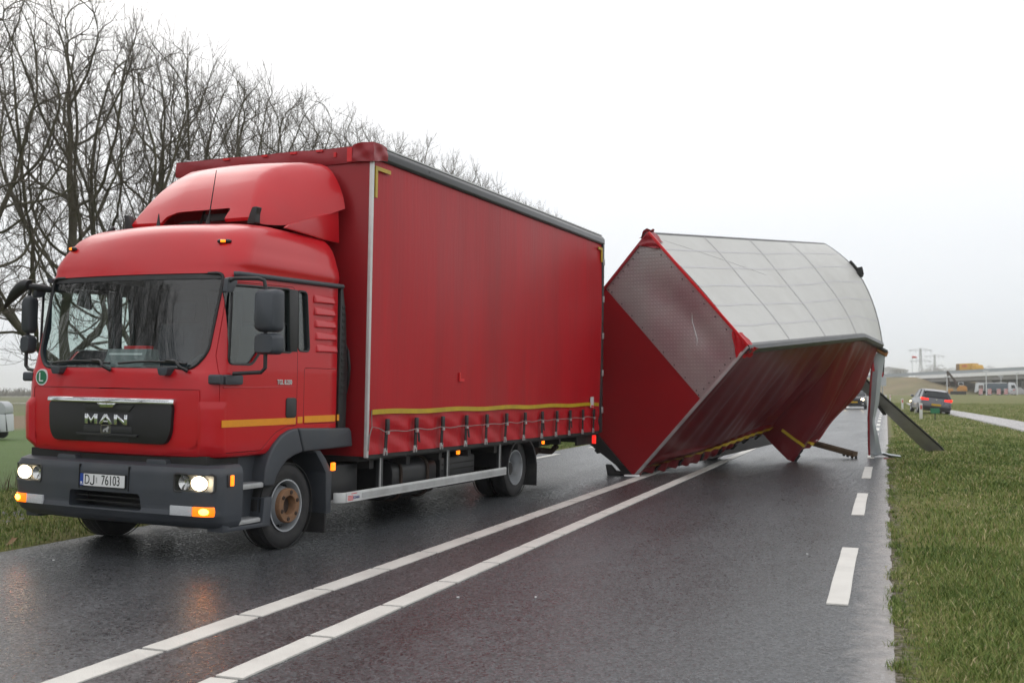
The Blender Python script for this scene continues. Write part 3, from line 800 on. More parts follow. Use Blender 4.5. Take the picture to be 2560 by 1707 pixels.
bump = MB().loft(brings).mesh('bumper')
cut = MB()
cut.prism(round_poly([(-0.42, 0.432), (0.42, 0.432), (0.40, 0.575), (-0.40, 0.575)], 0.03), 'y', -1.3, -0.85)
bump = boolean(bump, cut.mesh('c'), 'DIFFERENCE', 'bumper')
cut = MB()
for s in (1, -1):
    cut.prism(rrect(*sorted((s * 0.765, s * 1.135)), 0.622, 0.762, 0.02), 'y', -1.3, -1.0)
bump = boolean(bump, cut.mesh('c'), 'DIFFERENCE', 'bumper')
cut = MB()
cut.box(-1.3, 1.3, -1.085, -1.3, 0.79, 0.795)
bumper = tm('bumper', smooth_mesh(bump, 30), M['plastic'])
MB().box(-0.45, 0.45, -0.90, -0.86, 0.42, 0.60).build('grille_panel', M['black'], bumper)
for z in (0.475, 0.52):
    MB().box(-0.42, 0.42, -1.05, -1.00, z, z + 0.008).build('grille_bar', M['plastic_dk'], bumper)
for x in (-0.285, 0.285):   # joints of the middle bumper panel
    MB().box(x - 0.004, x + 0.004, -1.1305, -1.10, 0.592, 0.80).build('joint', M['black'], bumper)
for s in (1, -1):
    hx = s * 0.955
    h = tp(MB().prism(rrect(hx - 0.185, hx + 0.185, 0.622, 0.762, 0.02), 'y', -1.03, -1.0), 'headlight', M['alu_pale'], bevel=0.004)
    # low-beam bowl glows, the second bowl is a bare reflector
    gx = hx + s * 0.055; bx_ = hx - s * 0.105
    MB().lathe([(0.0, 0.0001), (0.0, 0.052), (-0.03, 0.062), (-0.022, 0.0641), (0.005, 0.056)], (gx, -1.045, 0.692), 'y', 24).build('reflector', M['reflector'], h)
    MB().lathe([(-0.012, 0.0001), (-0.010, 0.03), (-0.004, 0.060), (0.0, 0.061)], (0, 0, 0), 'y', 24).build('bulb', M['lamp_white'], h).data.transform(Matrix.Translation((gx, -1.075, 0.692)) @ Matrix.Diagonal((1.40, 1, 0.98, 1)))
    MB().lathe([(0.01, 0.012), (0.008, 0.03), (-0.03, 0.062), (-0.022, 0.064), (0.018, 0.03)], (bx_, -1.045, 0.692), 'y', 24).build('reflector', M['reflector'], h)
    def lens_pt(u, v, s=s, hx=hx):
        x = hx - 0.183 + 0.366 * u; z = 0.624 + 0.136 * v
        xx = abs(x); xf = 1.035
        y = -1.126 + 0.04 * (min(xx, xf) / xf) ** 2 + (0 if xx < xf else 0.14 - math.sqrt(max(0.14 ** 2 - (xx - xf) ** 2, 0)))
        return (x, y + 0.006, z)
    MB().grid(lens_pt, 12, 3).build('lens', M['lens'], h, fix=False)
    ring = outline_tube([(x, lens_pt((x - hx + 0.183) / 0.366, 0.5)[1] - 0.004, z) for x, z in rrect(hx - 0.19, hx + 0.19, 0.617, 0.767, 0.025)], 0.010)
    ring.build('bezel', M['plastic_dk'], h)
    # fog lamp and indicator below
    fx0, fx1 = sorted((s * 0.735, s * 0.955)); ax0, ax1 = sorted((s * 0.962, s * 1.14))
    def yb(x): return -1.118 + 0.04 * (min(abs(x), 1.035) / 1.035) ** 2 + (0 if abs(x) < 1.035 else 0.14 - math.sqrt(max(0.0196 - (abs(x) - 1.035) ** 2, 0)))
    fl_ = MB().loft([[(x, yb(x) - 0.016, 0.420), (x, yb(x) - 0.016, 0.500), (x, yb(x) + 0.06, 0.500), (x, yb(x) + 0.06, 0.420)] for x in np.linspace(fx0, fx1, 6)])
    tp(fl_, 'fog_lamp', M['foglens'], bevel=0.004)
    al = MB().loft([[(x, yb(x) - 0.016, 0.420), (x, yb(x) - 0.016, 0.500), (x, yb(x) + 0.06, 0.500), (x, yb(x) + 0.06, 0.420)] for x in np.linspace(ax0, ax1, 10)])
    ind = tp(al, 'indicator', M['amber_lens'], bevel=0.006)
    xb_ = s * 1.075
    MB().lathe([(-0.010, 0.0001), (-0.008, 0.5), (0.0, 1.0)], (0, 0, 0), 'y', 16).build('bulb', M['lamp_amber'], ind).data.transform(Matrix.Translation((xb_, yb(xb_) - 0.017, 0.462)) @ Matrix.Rotation(s * R(14), 4, 'Z') @ Matrix.Diagonal((0.045, 1, 0.027, 1)))
    # bumper brackets in the dark gap
    tp(MB().prism([(s * 0.52 - 0.12, 0.825), (s * 0.52 + 0.12, 0.825), (s * 0.52 + 0.10, 0.872), (s * 0.52 - 0.10, 0.872)], 'y', -1.06, -0.9), 'bumper_bracket', M['plastic'], bevel=0.008)
    # side indicator
    sb = tp(MB().box(*sorted((s * 1.14, s * 1.185)), -0.93, -0.87, 0.655, 0.765), 'side_indicator', M['plastic_dk'], bevel=0.01)
    MB().box(*sorted((s * 1.175, s * 1.195)), -0.895, -0.855, 0.665, 0.755).build('lens', M['lamp_amber_soft'], sb, bevel=0.006)
tp(MB().box(-1.02, 1.02, -1.0, -0.6, 0.80, 0.91), 'underframe', M['under'])
# registration plate
pl = tp(MB().prism(rrect(-0.262, 0.262, 0.612, 0.728, 0.008), 'y', -1.140, -1.125), 'number_plate', M['ink'])
MB().prism(rrect(-0.215, 0.256, 0.618, 0.722, 0.006), 'y', -1.1445, -1.138).build('plate_face', M['white'], pl)
MB().prism(rrect(-0.256, -0.2155, 0.618, 0.722, 0.006), 'y', -1.1445, -1.138).build('euro_band', M['blue'], pl)
me = text_mesh('D', 0.118, 0.001, 0.0, 1.0, 0.74); me.transform(Matrix.Translation((-0.172, -1.1455, 0.669)))
MB().prism([(-0.098, 0.712), (-0.098, 0.648), (-0.104, 0.638), (-0.114, 0.636), (-0.124, 0.640), (-0.130, 0.650), (-0.140, 0.646), (-0.132, 0.632), (-0.116, 0.625), (-0.098, 0.629), (-0.087, 0.644), (-0.087, 0.712)], 'y', -1.1468, -1.1448).build('plate_lettering', M['ink'], pl)
me.transform(Matrix.Identity(4)); obj('plate_lettering', me, M['ink'], pl)
me = text_mesh('76103', 0.118, 0.001, 0.0, 1.0, 0.74); me.transform(Matrix.Translation((0.100, -1.1455, 0.669))); obj('plate_lettering', me, M['ink'], pl)
me = text_mesh('PL', 0.036, 0.001, 0.001, 1.0, 0.8); me.transform(Matrix.Translation((-0.2355, -1.1455, 0.637))); obj('plate_lettering', me, M['white'], pl)
MB().box(-0.070, -0.055, -1.1455, -1.140, 0.645, 0.695).build('plate_seal', M['alu'], pl)

# --- wheel arches, steps
for s in (1, -1):
    def X(a, b): return (s * a, s * b)
    arch = [(-0.39, 0.62), (-0.375, 0.76), (-0.33, 0.88), (-0.25, 0.985), (-0.15, 1.06), (-0.03, 1.105), (0.090, 1.118), (0.178, 0.895), (0.06, 0.872), (-0.06, 0.832), (-0.15, 0.765), (-0.215, 0.69), (-0.25, 0.61)]
    tp(MB().prism(arch, 'x', *X(0.80, 1.150)), 'wheel_arch', M['plastic'], bevel=0.022, seg=3)
    tp(MB().prism([(0.097, 1.118), (0.955, 1.093), (0.985, 1.06), (1.012, 0.905), (0.186, 0.893)], 'x', *X(0.80, 1.152)), 'wheel_arch', M['plastic'], bevel=0.022, seg=3)
    tp(MB().prism([(0.20, 0.90), (0.33, 0.91), (0.44, 0.86), (0.53, 0.76), (0.60, 0.67), (0.62, 0.27), (0.70, 0.27), (0.705, 0.66), (0.66, 0.72), (0.60, 0.80), (0.5, 0.89)], 'x', *X(0.78, 1.115)), 'mudguard', M['plastic'], bevel=0.008)
    tp(MB().prism([(0.62, 0.08), (0.64, 0.08), (0.64, 0.30), (0.62, 0.30)], 'x', *X(0.80, 1.10)), 'mud_flap', M['rubber'])
    tp(MB().box(*sorted(X(0.78, 1.0)), -0.93, -0.30, 0.30, 0.94), 'step_well', M['plastic'])
    tp(MB().prism([(-0.93, 0.275), (-0.29, 0.262), (-0.27, 0.52), (-0.38, 0.52), (-0.40, 0.30), (-0.84, 0.31), (-0.85, 0.47), (-0.93, 0.47)], 'x', *X(0.98, 1.145)), 'step_frame', M['plastic'], bevel=0.01)
    tp(MB().prism([(-0.93, 0.55), (-0.87, 0.55), (-0.87, 0.80), (-0.93, 0.80)], 'x', *X(0.98, 1.16)), 'step_frame', M['plastic'], bevel=0.012)
    tp(MB().box(*sorted(X(0.96, 1.135)), -0.87, -0.385, 0.612, 0.652), 'step', M['alu'], bevel=0.006)
    tp(MB().box(*sorted(X(0.965, 1.125)), -0.865, -0.39, 0.6525, 0.658), 'step_tread', M['tread'])
    tp(MB().box(*sorted(X(0.96, 1.13)), -0.83, -0.41, 0.311, 0.345), 'step', M['alu'], bevel=0.006)
    tp(MB().box(*sorted(X(0.965, 1.12)), -0.825, -0.415, 0.3455, 0.351), 'step_tread', M['tread'])

# --- mirrors
for s in (1, -1):
    if s == 1:
        mx0, mx1, my = 1.35, 1.585, -0.80
    else:
        mx0, mx1, my = 1.25, 1.375, -0.82
    arm = tp(MB().tube([(s * 1.10, -0.905, 2.385), (s * 1.18, -0.90, 2.415), (s * (mx0 + 0.02), my - 0.03, 2.415), (s * (mx0 + 0.06), my, 2.40), (s * (mx0 + 0.075), my, 2.34), (s * (mx0 + 0.09), my, 1.76), (s * (mx0 + 0.09), my, 1.66), (s * (mx0 + 0.05), my, 1.625), (s * 1.15, -0.85, 1.61), (s * 1.13, -0.82, 1.58)], 0.017, 8), 'mirror_arm', M['plastic_dk'])
    tp(MB().prism(round_poly([(-0.95, 2.29), (-0.86, 2.30), (-0.80, 2.40), (-0.85, 2.435), (-0.93, 2.42)], 0.02), 'x', s * 1.09, s * 1.135), 'mirror_base', M['plastic'], bevel=0.012)
    def housing(x0, x1, z0, z1, d=0.075 if s > 0 else 0.05):
        r = []
        for k, (yy, sc) in enumerate(((-d, 0.80), (-d * 0.75, 0.93), (-d * 0.2, 1.0), (d * 0.55, 1.0), (d * 0.7, 0.97))):
            cx, cz = (x0 + x1) / 2, (z0 + z1) / 2
            r.append([(s * (cx + (x - cx) * sc), my + yy, cz + (z - cz) * sc) for x, z in rrect(x0, x1, z0, z1, 0.045, 4)])
        return MB().loft(r)
    mh = tp(housing(mx0, mx1, 1.965, 2.325), 'mirror', M['plastic'])
    MB().prism([(s * x, z) for x, z in rrect(mx0 + 0.02, mx1 - 0.02, 1.985, 2.305, 0.03)], 'y', my + 0.034, my + 0.058).build('mirror_glass', M['chrome'], mh)
    mh2 = tp(housing(mx0 + 0.005, mx1 + 0.005, 1.775, 1.950), 'wide_angle_mirror', M['plastic'])
    MB().prism([(s * x, z) for x, z in rrect(mx0 + 0.02, mx1 - 0.02, 1.79, 1.935, 0.03)], 'y', my + 0.034, my + 0.058).build('mirror_glass', M['chrome'], mh2)
# front-blind-spot mirror on the truck's right side
tp(MB().tube([(-1.02, -0.85, 2.37), (-1.04, -0.96, 2.385), (-1.08, -1.05, 2.39)], [0.03, 0.032, 0.03], 8), 'mirror_arm', M['plastic_dk'])
kr = []
for k in range(8):
    t = k / 7
    rr_ = 0.075 * math.sin(math.pi * (0.18 + 0.74 * t)) ** 0.8
    kr.append([(-1.06 - 0.29 * t + 0.35 * rr_ * math.sin(a), -1.06 + 0.8 * rr_ * math.cos(a), 2.40 - 0.02 * t - 0.175 * t * t + rr_ * math.sin(a)) for a in np.linspace(0, 2 * math.pi, 13)[:-1]])
tp(MB().loft(kr), 'kerb_mirror', M['plastic_dk'])

# --- roof: deflector, antennas, lamps
DEF = [(-0.16, 3.075, 0.74, 3.02), (-0.10, 3.17, 0.77, 3.02), (0.0, 3.32, 0.80, 3.02), (0.12, 3.465, 0.83, 3.03), (0.26, 3.585, 0.86, 3.05), (0.42, 3.675, 0.90, 3.09), (0.60, 3.735, 0.94, 3.155), (0.78, 3.765, 0.985, 3.235), (0.96, 3.775, 1.03, 3.31)]
dy_ = [d[0] for d in DEF]
def def_ring(y, inn=0.0):
    zt, w, zb = [np.interp(y, dy_, [d[k] for d in DEF]) for k in (1, 2, 3)]
    zt += 0.03 * min(1, max(0, (y + 0.1) / 0.5))
    zt -= inn; w -= inn
    h = zt - zb
    half = [(w, zb), (w - 0.02 * h, zb + h * 0.12), (w - 0.05 * h, zb + h * 0.25), (w - 0.13 * h, zb + h * 0.45), (w - 0.22 * h, zb + h * 0.62), (w - 0.33 * h, zb + h * 0.78), (w - 0.46 * h, zb + h * 0.90), (w - 0.62 * h, zb + h * 0.965), (w * 0.30, zt - 0.006), (0, zt)]
    half = [(max(x, 0), z) for x, z in half]
    return [(x, y, z) for x, z in half + [(-x, z) for x, z in reversed(half[:-1])]]
ys = np.linspace(-0.16, 0.96, 22)
dm = MB()
ro = [def_ring(y) for y in ys]; ri = [[(x, y + 0.02, z) for x, y, z in def_ring(y, 0.03)] for y in ys]
n = len(ro[0]); m_ = len(ro)
dm.v = [p for r in ro for p in r] + [p for r in ri for p in r]
B = n * m_
for i in range(m_ - 1):
    for k in range(n - 1):
        dm.f.append((i * n + k, i * n + k + 1, (i + 1) * n + k + 1, (i + 1) * n + k))
        dm.f.append((B + i * n + k, B + (i + 1) * n + k, B + (i + 1) * n + k + 1, B + i * n + k + 1))
    for k in (0, n - 1):
        dm.f.append((i * n + k, (i + 1) * n + k, B + (i + 1) * n + k, B + i * n + k))
for i in (0, m_ - 1):
    for k in range(n - 1):
        dm.f.append((i * n + k, i * n + k + 1, B + i * n + k + 1, B + i * n + k))
dmesh = dm.mesh('deflector')
cut = MB().prism(round_poly([(-0.40, 2.9), (0.43, 2.9), (0.43, 3.10), (0.45, 3.185), (-0.20, 3.175), (-0.32, 3.13)], 0.04), 'y', -0.6, 0.12).mesh('c')
dmesh = boolean(dmesh, cut, 'DIFFERENCE', 'roof_deflector')
df = tm('roof_deflector', smooth_mesh(dmesh, 35), M['cab_red'])
MB().box(0.02, 0.42, 0.02, 0.05, 3.09, 3.16).build('bracket', M['plastic_dk'], df, bevel=0.005)
MB().tube([(-0.34, 0.03, 3.06), (-0.20, 0.03, 3.09), (-0.05, 0.03, 3.09), (-0.05, 0.03, 3.05)], 0.016, 6).build('bracket', M['plastic_dk'], df)
MB().tube([(0.02, -0.02, 3.05), (0.0, 0.06, 3.20)], 0.014, 6).build('bracket', M['black'], df)
MB().box(-0.5, 0.5, 0.20, 0.22, 3.0, 3.35).build('inner_panel', M['tarp_dark'], df)
for s in (1, -1):
    tp(MB().prism([(0.05, 2.99), (0.12, 3.035), (0.93, 3.285), (0.955, 2.96), (0.7, 2.96)], 'x', s * 0.945, s * 0.975), 'side_fairing', M['cab_red'], bevel=0.008)
    tp(MB().prism(round_poly([(s * 0.70, 3.01), (s * 0.80, 3.01), (s * 0.80, 3.10), (s * 0.82, 3.165), (s * 0.76, 3.165), (s * 0.73, 3.10)], 0.015), 'y', -0.17, -0.10), 'deflector_hinge', M['plastic_dk'], bevel=0.006)
    # roof marker lamps
    xl = s * 0.90; zl = 2.765; yl = front_y(xl, zl)
    lp = tp(MB().lathe([(-0.5, 0.0001), (-0.5, 0.012), (-0.35, 0.02), (0.35, 0.02), (0.5, 0.012), (0.5, 0.0001)], (0, 0, 0), 'x', 12), 'roof_lamp', M['black'])
    lp.data.transform(Matrix.Translation((xl, yl - 0.008, zl)) @ Matrix.Rotation(s * R(24), 4, 'Z') @ Matrix.Diagonal((0.12, 1.2, 1.0, 1)))
    gl_ = MB().lathe([(-0.5, 0.0001), (-0.4, 0.014), (0.4, 0.014), (0.5, 0.0001)], (0, 0, 0), 'x', 10).build('lens', M['lamp_amber_soft'], lp)
    gl_.data.transform(Matrix.Translation((xl, yl - 0.026, zl + 0.001)) @ Matrix.Rotation(s * R(24), 4, 'Z') @ Matrix.Diagonal((0.05, 1.2, 0.9, 1)))
tp(MB().tube([(0.27, -0.20, 2.99), (0.273, -0.20, 3.05), (0.285, -0.20, 3.12), (0.345, -0.19, 3.53)], [0.028, 0.018, 0.006, 0.0035], 8), 'antenna', M['black'])
tp(MB().tube([(-0.34, -0.20, 2.99), (-0.34, -0.20, 3.03), (-0.338, -0.20, 3.15)], [0.03, 0.02, 0.004], 8), 'antenna', M['black'])
tp(MB().tube([(-0.90, -0.25, 2.92), (-0.90, -0.25, 3.00), (-0.87, -0.24, 3.04)], [0.05, 0.035, 0.018], 8), 'antenna', M['black'])

# --- cab interior
tp(MB().prism([(-0.98, 1.20), (-0.98, 1.62), (-0.80, 1.665), (-0.62, 1.63), (-0.50, 1.50), (-0.48, 1.20)], 'x', -1.03, 1.03), 'dashboard', M['interior'], bevel=0.03)
tp(MB().box(-1.04, 1.04, -0.9, 0.74, 0.98, 1.02), 'cab_floor', M['interior'])
for sx in (0.52, -0.52):
    se = tp(MB().box(sx - 0.26, sx + 0.26, -0.20, 0.28, 1.30, 1.50), 'seat', M['seat'], bevel=0.05, seg=3)
    MB().prism([(0.20, 1.48), (0.34, 1.48), (0.44, 2.12), (0.30, 2.12)], 'x', sx - 0.25, sx + 0.25).build('backrest', M['seat'], se, bevel=0.05, seg=3)
    MB().prism([(0.32, 2.14), (0.42, 2.14), (0.45, 2.34), (0.36, 2.34)], 'x', sx - 0.13, sx + 0.13).build('headrest', M['seat'], se, bevel=0.035, seg=3)
    MB().box(sx - 0.2, sx + 0.2, -0.15, 0.2, 1.0, 1.32).build('pedestal', M['interior'], se)
sw = MB(); a = [(0.23 * math.cos(t), 0.23 * math.sin(t)) for t in np.linspace(0, 2 * math.pi, 25)]
c_ = Vector((0.52, -0.46, 1.66)); e1 = Vector((1, 0, 0)); e2 = Vector((0, 0.72, 0.69)).normalized()
sw.tube([c_ + e1 * p + e2 * q for p, q in a], 0.017, 8, cap=False)
wh = tp(sw, 'steering_wheel', M['interior'])
MB().lathe([(-0.02, 0.0001), (-0.02, 0.075), (0.02, 0.09), (0.02, 0.0001)], (0, 0, 0), 'z', 16).build('hub', M['interior'], wh).data.transform(Matrix.Translation(c_) @ Matrix.Rotation(R(44), 4, 'X'))
MB().tube([c_ - e1 * 0.22, c_ + e1 * 0.22], 0.016, 6).build('spoke', M['interior'], wh)
tp(MB().box(-1.03, 1.03, -0.55, 0.70, 2.50, 2.56), 'overhead_shelf', M['interior'], bevel=0.02)
tp(MB().tube([(-0.62, -0.83, 2.36), (-0.62, -0.80, 2.46)], 0.01, 6), 'inner_mirror_stem', M['black'])
tp(MB().prism(round_poly([(-0.70, 2.22), (-0.52, 2.17), (-0.55, 2.33), (-0.66, 2.37)], 0.03), 'y', -0.84, -0.81), 'inner_mirror', M['black'], bevel=0.01)
cur = MB().grid(lambda u, v: (-0.30 + 0.35 * u - 0.12 * v * (1 - u), 0.60 + 0.02 * math.sin(u * 40), 1.25 + 1.2 * v), 40, 2)
tp(MB().box(-1.02, 1.02, 0.70, 0.72, 1.0, 2.6), 'rear_lining', M['interior'])
tp(cur, 'bunk_curtain', M['seat'], fix=False)

# --- load body
BX = 1.26
fw = tp(MB().box(-1.25, 1.25, 1.075, 1.12, 0.80, 3.90), 'front_wall', M['wall_red'], bevel=0.006)
# front tarp valance with soft creases
def val(u, v):
    x = -1.29 + 2.58 * u; z = 3.80 + 0.170 * v
    return (x, 1.062 - 0.012 * math.sin(v * 3.1) - 0.003 * math.sin(x * 9 + v * 5) - 0.002 * math.sin(x * 23), z + 0.004 * math.sin(x * 7))
vl = tp(MB().grid(val, 60, 8).add([(-1.29, 1.06, 3.968), (1.29, 1.06, 3.968), (1.25, 1.3, 3.992), (-1.25, 1.3, 3.992)], [(0, 1, 2, 3)]), 'tarp_valance', M['tarp_dark'], fix=False)
for x, z0, z1, w in ((0.985, 3.81, 3.955, 0.06), (0.82, 3.87, 3.92, 0.03), (0.60, 3.94, 3.962, 0.08), (0.27, 3.94, 3.962, 0.08), (-0.1, 3.94, 3.962, 0.07), (-0.62, 3.94, 3.962, 0.08)):
    MB().box(x, x + w, 1.040, 1.050, z0, z1).build('red_tab', M['bright_red'], vl)
for s in (1, -1):
    def cp(u, v, s=s):   # crumpled tarp patch wrapped round the top corner
        a = u * 2 - 1
        if a < 0: x, y = 1.295 + a * (0.24 if s > 0 else 0.10), 1.036
        else: x, y = 1.305, 1.045 + a * 0.27
        k = 1 - abs(a)
        z = 3.80 + 0.180 * v + 0.022 * v * k + 0.04 * (1 - v) * max(0, a)
        b = 0.007 * math.sin(u * 13 + v * 5) + 0.004 * math.sin(v * 9 - u * 9)
        return (s * (x + (b if a >= 0 else b * 0.4)), y - (0 if a >= 0 else b), z + 0.006 * math.sin(u * 9))
    def cpt(u, v, s=s):
        p = cp(u, 1.0); q = (s * 1.0, 1.30, 4.005)
        return tuple(p[i] * (1 - v) + q[i] * v for i in range(3))
    if s > 0: tp(MB().grid(cp, 24, 8).grid(cpt, 24, 4), 'corner_patch', M['tarp_dark'], fix=False)
# side curtains
def curtain(s):
    def fn(u, v):
        y = 1.105 + 6.995 * u; z = 0.815 + 3.04 * v
        x = BX - 0.006 + 0.010 * math.sin(y * 2.1 + z) * math.sin(math.pi * v) + 0.014 * math.sin(math.pi * min(1, max(0, (z - 1.2) / 2.6)))
        x += 0.005 * math.sin(y * 5.3 - z * 2.0) * (1 - v)
        if z < 1.20:
            k = (1.20 - z) / 0.385
            ph = (y - 1.43) / 0.6
            x += 0.011 * math.sin(k * 8.0 + 0.8 * math.sin(ph * 6.28)) * (1 - 0.5 * k) - 0.012 * math.exp(-((ph - round(ph)) / 0.10) ** 2) + 0.006 * math.sin(y * 11 + z * 30)
        return (s * x, y, z)
    return tp(MB().grid(fn, 220, 70), 'side_curtain', M['tarp_red'], fix=False)
cL = curtain(1); cR = curtain(-1)
# yellow marking tape
MB().grid(lambda u, v: (BX + 0.022, 1.16 + 6.82 * u, 1.222 + 0.052 * v + 0.006 * math.sin(u * 29)), 90, 1).build('marking_tape', M['yellow'], cL, fix=False)
for y0, y1, z0, z1 in ((1.125, 1.165, 3.44, 3.725), (1.125, 1.42, 3.7251, 3.765), (7.88, 8.07, 3.74, 3.78), (8.02, 8.07, 3.55, 3.7399)):
    MB().box(BX + 0.012, BX + 0.026, y0, y1, z0, z1).build('marking_tape', M['yellow'], cL)
st_ = MB().box(BX + 0.014, BX + 0.026, 7.60, 7.73, 1.20, 1.365).build('sticker', M['sticker'], cL)
MB().box(BX + 0.0262, BX + 0.028, 7.615, 7.715, 1.205, 1.235).build('sticker_print', M['bright_red'], st_)
MB().box(BX + 0.014, BX + 0.030, 3.07, 3.19, 1.575, 1.61).build('red_patch', M['bright_red'], cL)
MB().box(BX + 0.014, BX + 0.030, 3.07, 3.10, 1.6101, 1.68).build('red_patch', M['bright_red'], cL)
# posts, rails, roof
tp(MB().box(1.245, 1.282, 1.066, 1.104, 0.79, 3.85), 'corner_post', M['alu_pale'], bevel=0.006)
tp(MB().box(-1.282, -1.245, 1.066, 1.104, 0.79, 3.85), 'corner_post', M['alu_pale'], bevel=0.006)
for s in (1, -1):
    tp(MB().box(*sorted((s * 1.20, s * 1.285)), 8.085, 8.16, 0.79, 3.93), 'corner_post', M['rail'], bevel=0.008)
    for z in (1.1, 1.7, 2.3, 2.9, 3.5):
        tp(MB().box(*sorted((s * 1.27, s * 1.30)), 8.10, 8.15, z, z + 0.10), 'door_hinge', M['alu'], bevel=0.006)
    rp = [(1.20, 3.845), (1.275, 3.835), (1.292, 3.86), (1.288, 3.93), (1.255, 3.975), (1.20, 3.985)]
    tp(MB().prism([(s * a, b) for a, b in rp], 'y', 1.10, 8.16), 'roof_rail', M['rail'], bevel=0.01, seg=2)
    tp(MB().box(*sorted((s * 1.19, s * 1.245)), 1.12, 8.15, 3.986, 4.006), 'roof_trim', M['alu'], bevel=0.004)
    tp(MB().box(*sorted((s * 1.18, s * 1.262)), 1.10, 8.10, 0.775, 0.813), 'floor_rail', M['under'])
tp(MB().grid(lambda u, v: (-1.19 + 2.38 * u, 1.12 + 7.02 * v, 3.966 + 0.016 * math.sin(math.pi * u) + 0.004 * math.sin(v * 70)), 12, 80), 'roof_sheet', M['roof_tarp'], fix=False)
for s in (1, -1):
    rd = tp(MB().box(*sorted((s * 0.005, s * 1.20)), 8.10, 8.14, 0.86, 3.92), 'rear_door', M['wall_red'], bevel=0.006)
    MB().tube([(s * 0.35, 8.165, 0.86), (s * 0.35, 8.165, 3.9)], 0.015, 6).build('lock_rod', M['alu'], rd)
tp(MB().box(-1.2, 1.2, 8.08, 8.15, 0.76, 0.858), 'rear_sill', M['rail'])
tp(MB().box(-1.2, 1.2, 8.08, 8.15, 3.921, 3.98), 'rear_header', M['rail'])
# straps
rs = random.Random(3)
for k in range(12):
    y = 1.425 + 0.5745 * k if k > 3 else 1.425 + 0.605 * k
    y = [1.43, 2.04, 2.65, 3.25, 3.81, 4.40, 5.00, 5.60, 6.15, 6.68, 7.22, 7.72][k]
    xo = BX + 0.030
    tilt = rs.uniform(-0.03, 0.005)
    sp_ = tp(MB().loft([[(xo + 0.004, y - 0.022 + tilt * t, 1.14 - 0.29 * t), (xo + 0.010, y + 0.022 + tilt * t, 1.14 - 0.29 * t), (xo + 0.004, y + 0.022 + tilt * t, 1.14 - 0.29 * t), (xo - 0.004, y - 0.022 + tilt * t, 1.14 - 0.29 * t)] for t in np.linspace(0, 1, 5)]), 'strap', M['strap'], fix=True)
    MB().box(xo - 0.004, xo + 0.022, y - 0.03, y + 0.03, 1.055, 1.175).build('buckle', M['plastic_dk'], sp_, bevel=0.006)
    MB().box(xo + 0.005, xo + 0.027, y - 0.022, y + 0.022, 1.015, 1.05).build('buckle_plate', M['alu'], sp_, bevel=0.003)
    yt = y + tilt
    MB().prism([(yt - 0.032, 0.872), (yt + 0.032, 0.872), (yt + 0.036, 0.80), (yt + 0.018, 0.80), (yt + 0.014, 0.835), (yt - 0.014, 0.835), (yt - 0.018, 0.80), (yt - 0.036, 0.80)], 'x', xo - 0.004, xo + 0.008).build('hook', M['alu'], sp_)
    if k in (1, 3, 7, 9):
        MB().prism([(y + 0.03, 1.02), (y + 0.07, 1.00), (y + 0.09, 0.90), (y + 0.05, 0.915)], 'x', xo + 0.004, xo + 0.010).build('loose_end', M['strap'], sp_)
cp_ = [(BX + 0.034, 1.12, 1.27), (BX + 0.036, 1.135, 1.10), (BX + 0.04, 1.25, 1.085)]
for k in range(1, 60):
    y = 1.25 + 6.45 * k / 59
    ph = ((y - 1.43) / 0.59) % 1
    cp_.append((BX + 0.058, y, 1.050 + 0.012 * (y / 8) - 0.013 * math.sin(math.pi * ph) + 0.006 * math.sin(y * 13)))
tp(MB().tube(cp_, 0.0048, 5), 'customs_cord', M['cord'])
tp(MB().tube([(BX + 0.036, 1.135, 1.10), (BX + 0.034, 1.09, 1.0), (BX + 0.03, 1.085, 0.86)], 0.0065, 5), 'customs_cord', M['cord'])
tp(MB().tube([(1.0, 1.055, 1.93), (1.06, 1.02, 1.86), (1.085, 1.015, 1.70), (1.07, 1.02, 1.55), (1.02, 1.055, 1.44)], 0.018, 8), 'air_hose', M['black'])

# --- chassis
for s in (1, -1):
    tp(MB().box(*sorted((s * 0.36, s * 0.43)), 0.2, 8.0, 0.56, 0.76), 'chassis_rail', M['under'])
tp(MB().box(-1.18, 1.18, 1.08, 8.1, 0.745, 0.80), 'load_floor', M['under'])
for y in np.arange(1.3, 8.0, 0.75):
    tp(MB().box(-1.17, 1.17, y, y + 0.08, 0.66, 0.7449), 'cross_member', M['under'])
tp(MB().box(-0.45, 0.45, -0.9, 1.1, 0.42, 0.90), 'engine_block', M['under'], bevel=0.05)
tp(MB().box(0.55, 1.03, 0.80, 1.30, 0.37, 0.72), 'battery_box', M['plastic_dk'], bevel=0.02)
def tank(x0, x1, z0, z1, y0, y1, r, name, mat):
    return tp(MB().prism(rrect(x0, x1, z0, z1, r, 6), 'y', y0, y1), name, mat, bevel=0.012)
tk = tank(0.50, 1.06, 0.26, 0.70, 1.95, 2.95, 0.14, 'fuel_tank', M['plastic_dk'])
for y in (2.12, 2.72):
    outline_tube([(x, y, z) for x, z in rrect(0.49, 1.07, 0.25, 0.71, 0.14, 6)], 0.02).build('tank_strap', M['rust_dk'], tk)
bt = tp(MB().box(0.48, 1.02, 3.12, 4.05, 0.30, 0.66), 'air_tank_box', M['plastic_dk'], bevel=0.03)
for k in range(4):
    MB().box(1.018, 1.03, 3.16, 4.0, 0.36 + 0.07 * k, 0.375 + 0.07 * k).build('rib', M['under'], bt)
tank(-1.06, -0.5, 0.28, 0.70, 1.5, 2.6, 0.14, 'fuel_tank', M['plastic_dk'])
tp(MB().box(-1.05, -0.48, 2.75, 4.45, 0.27, 0.72), 'light_block_box', M['plastic_dk'], bevel=0.03)  # unseen box added to stop light leaking in under the truck
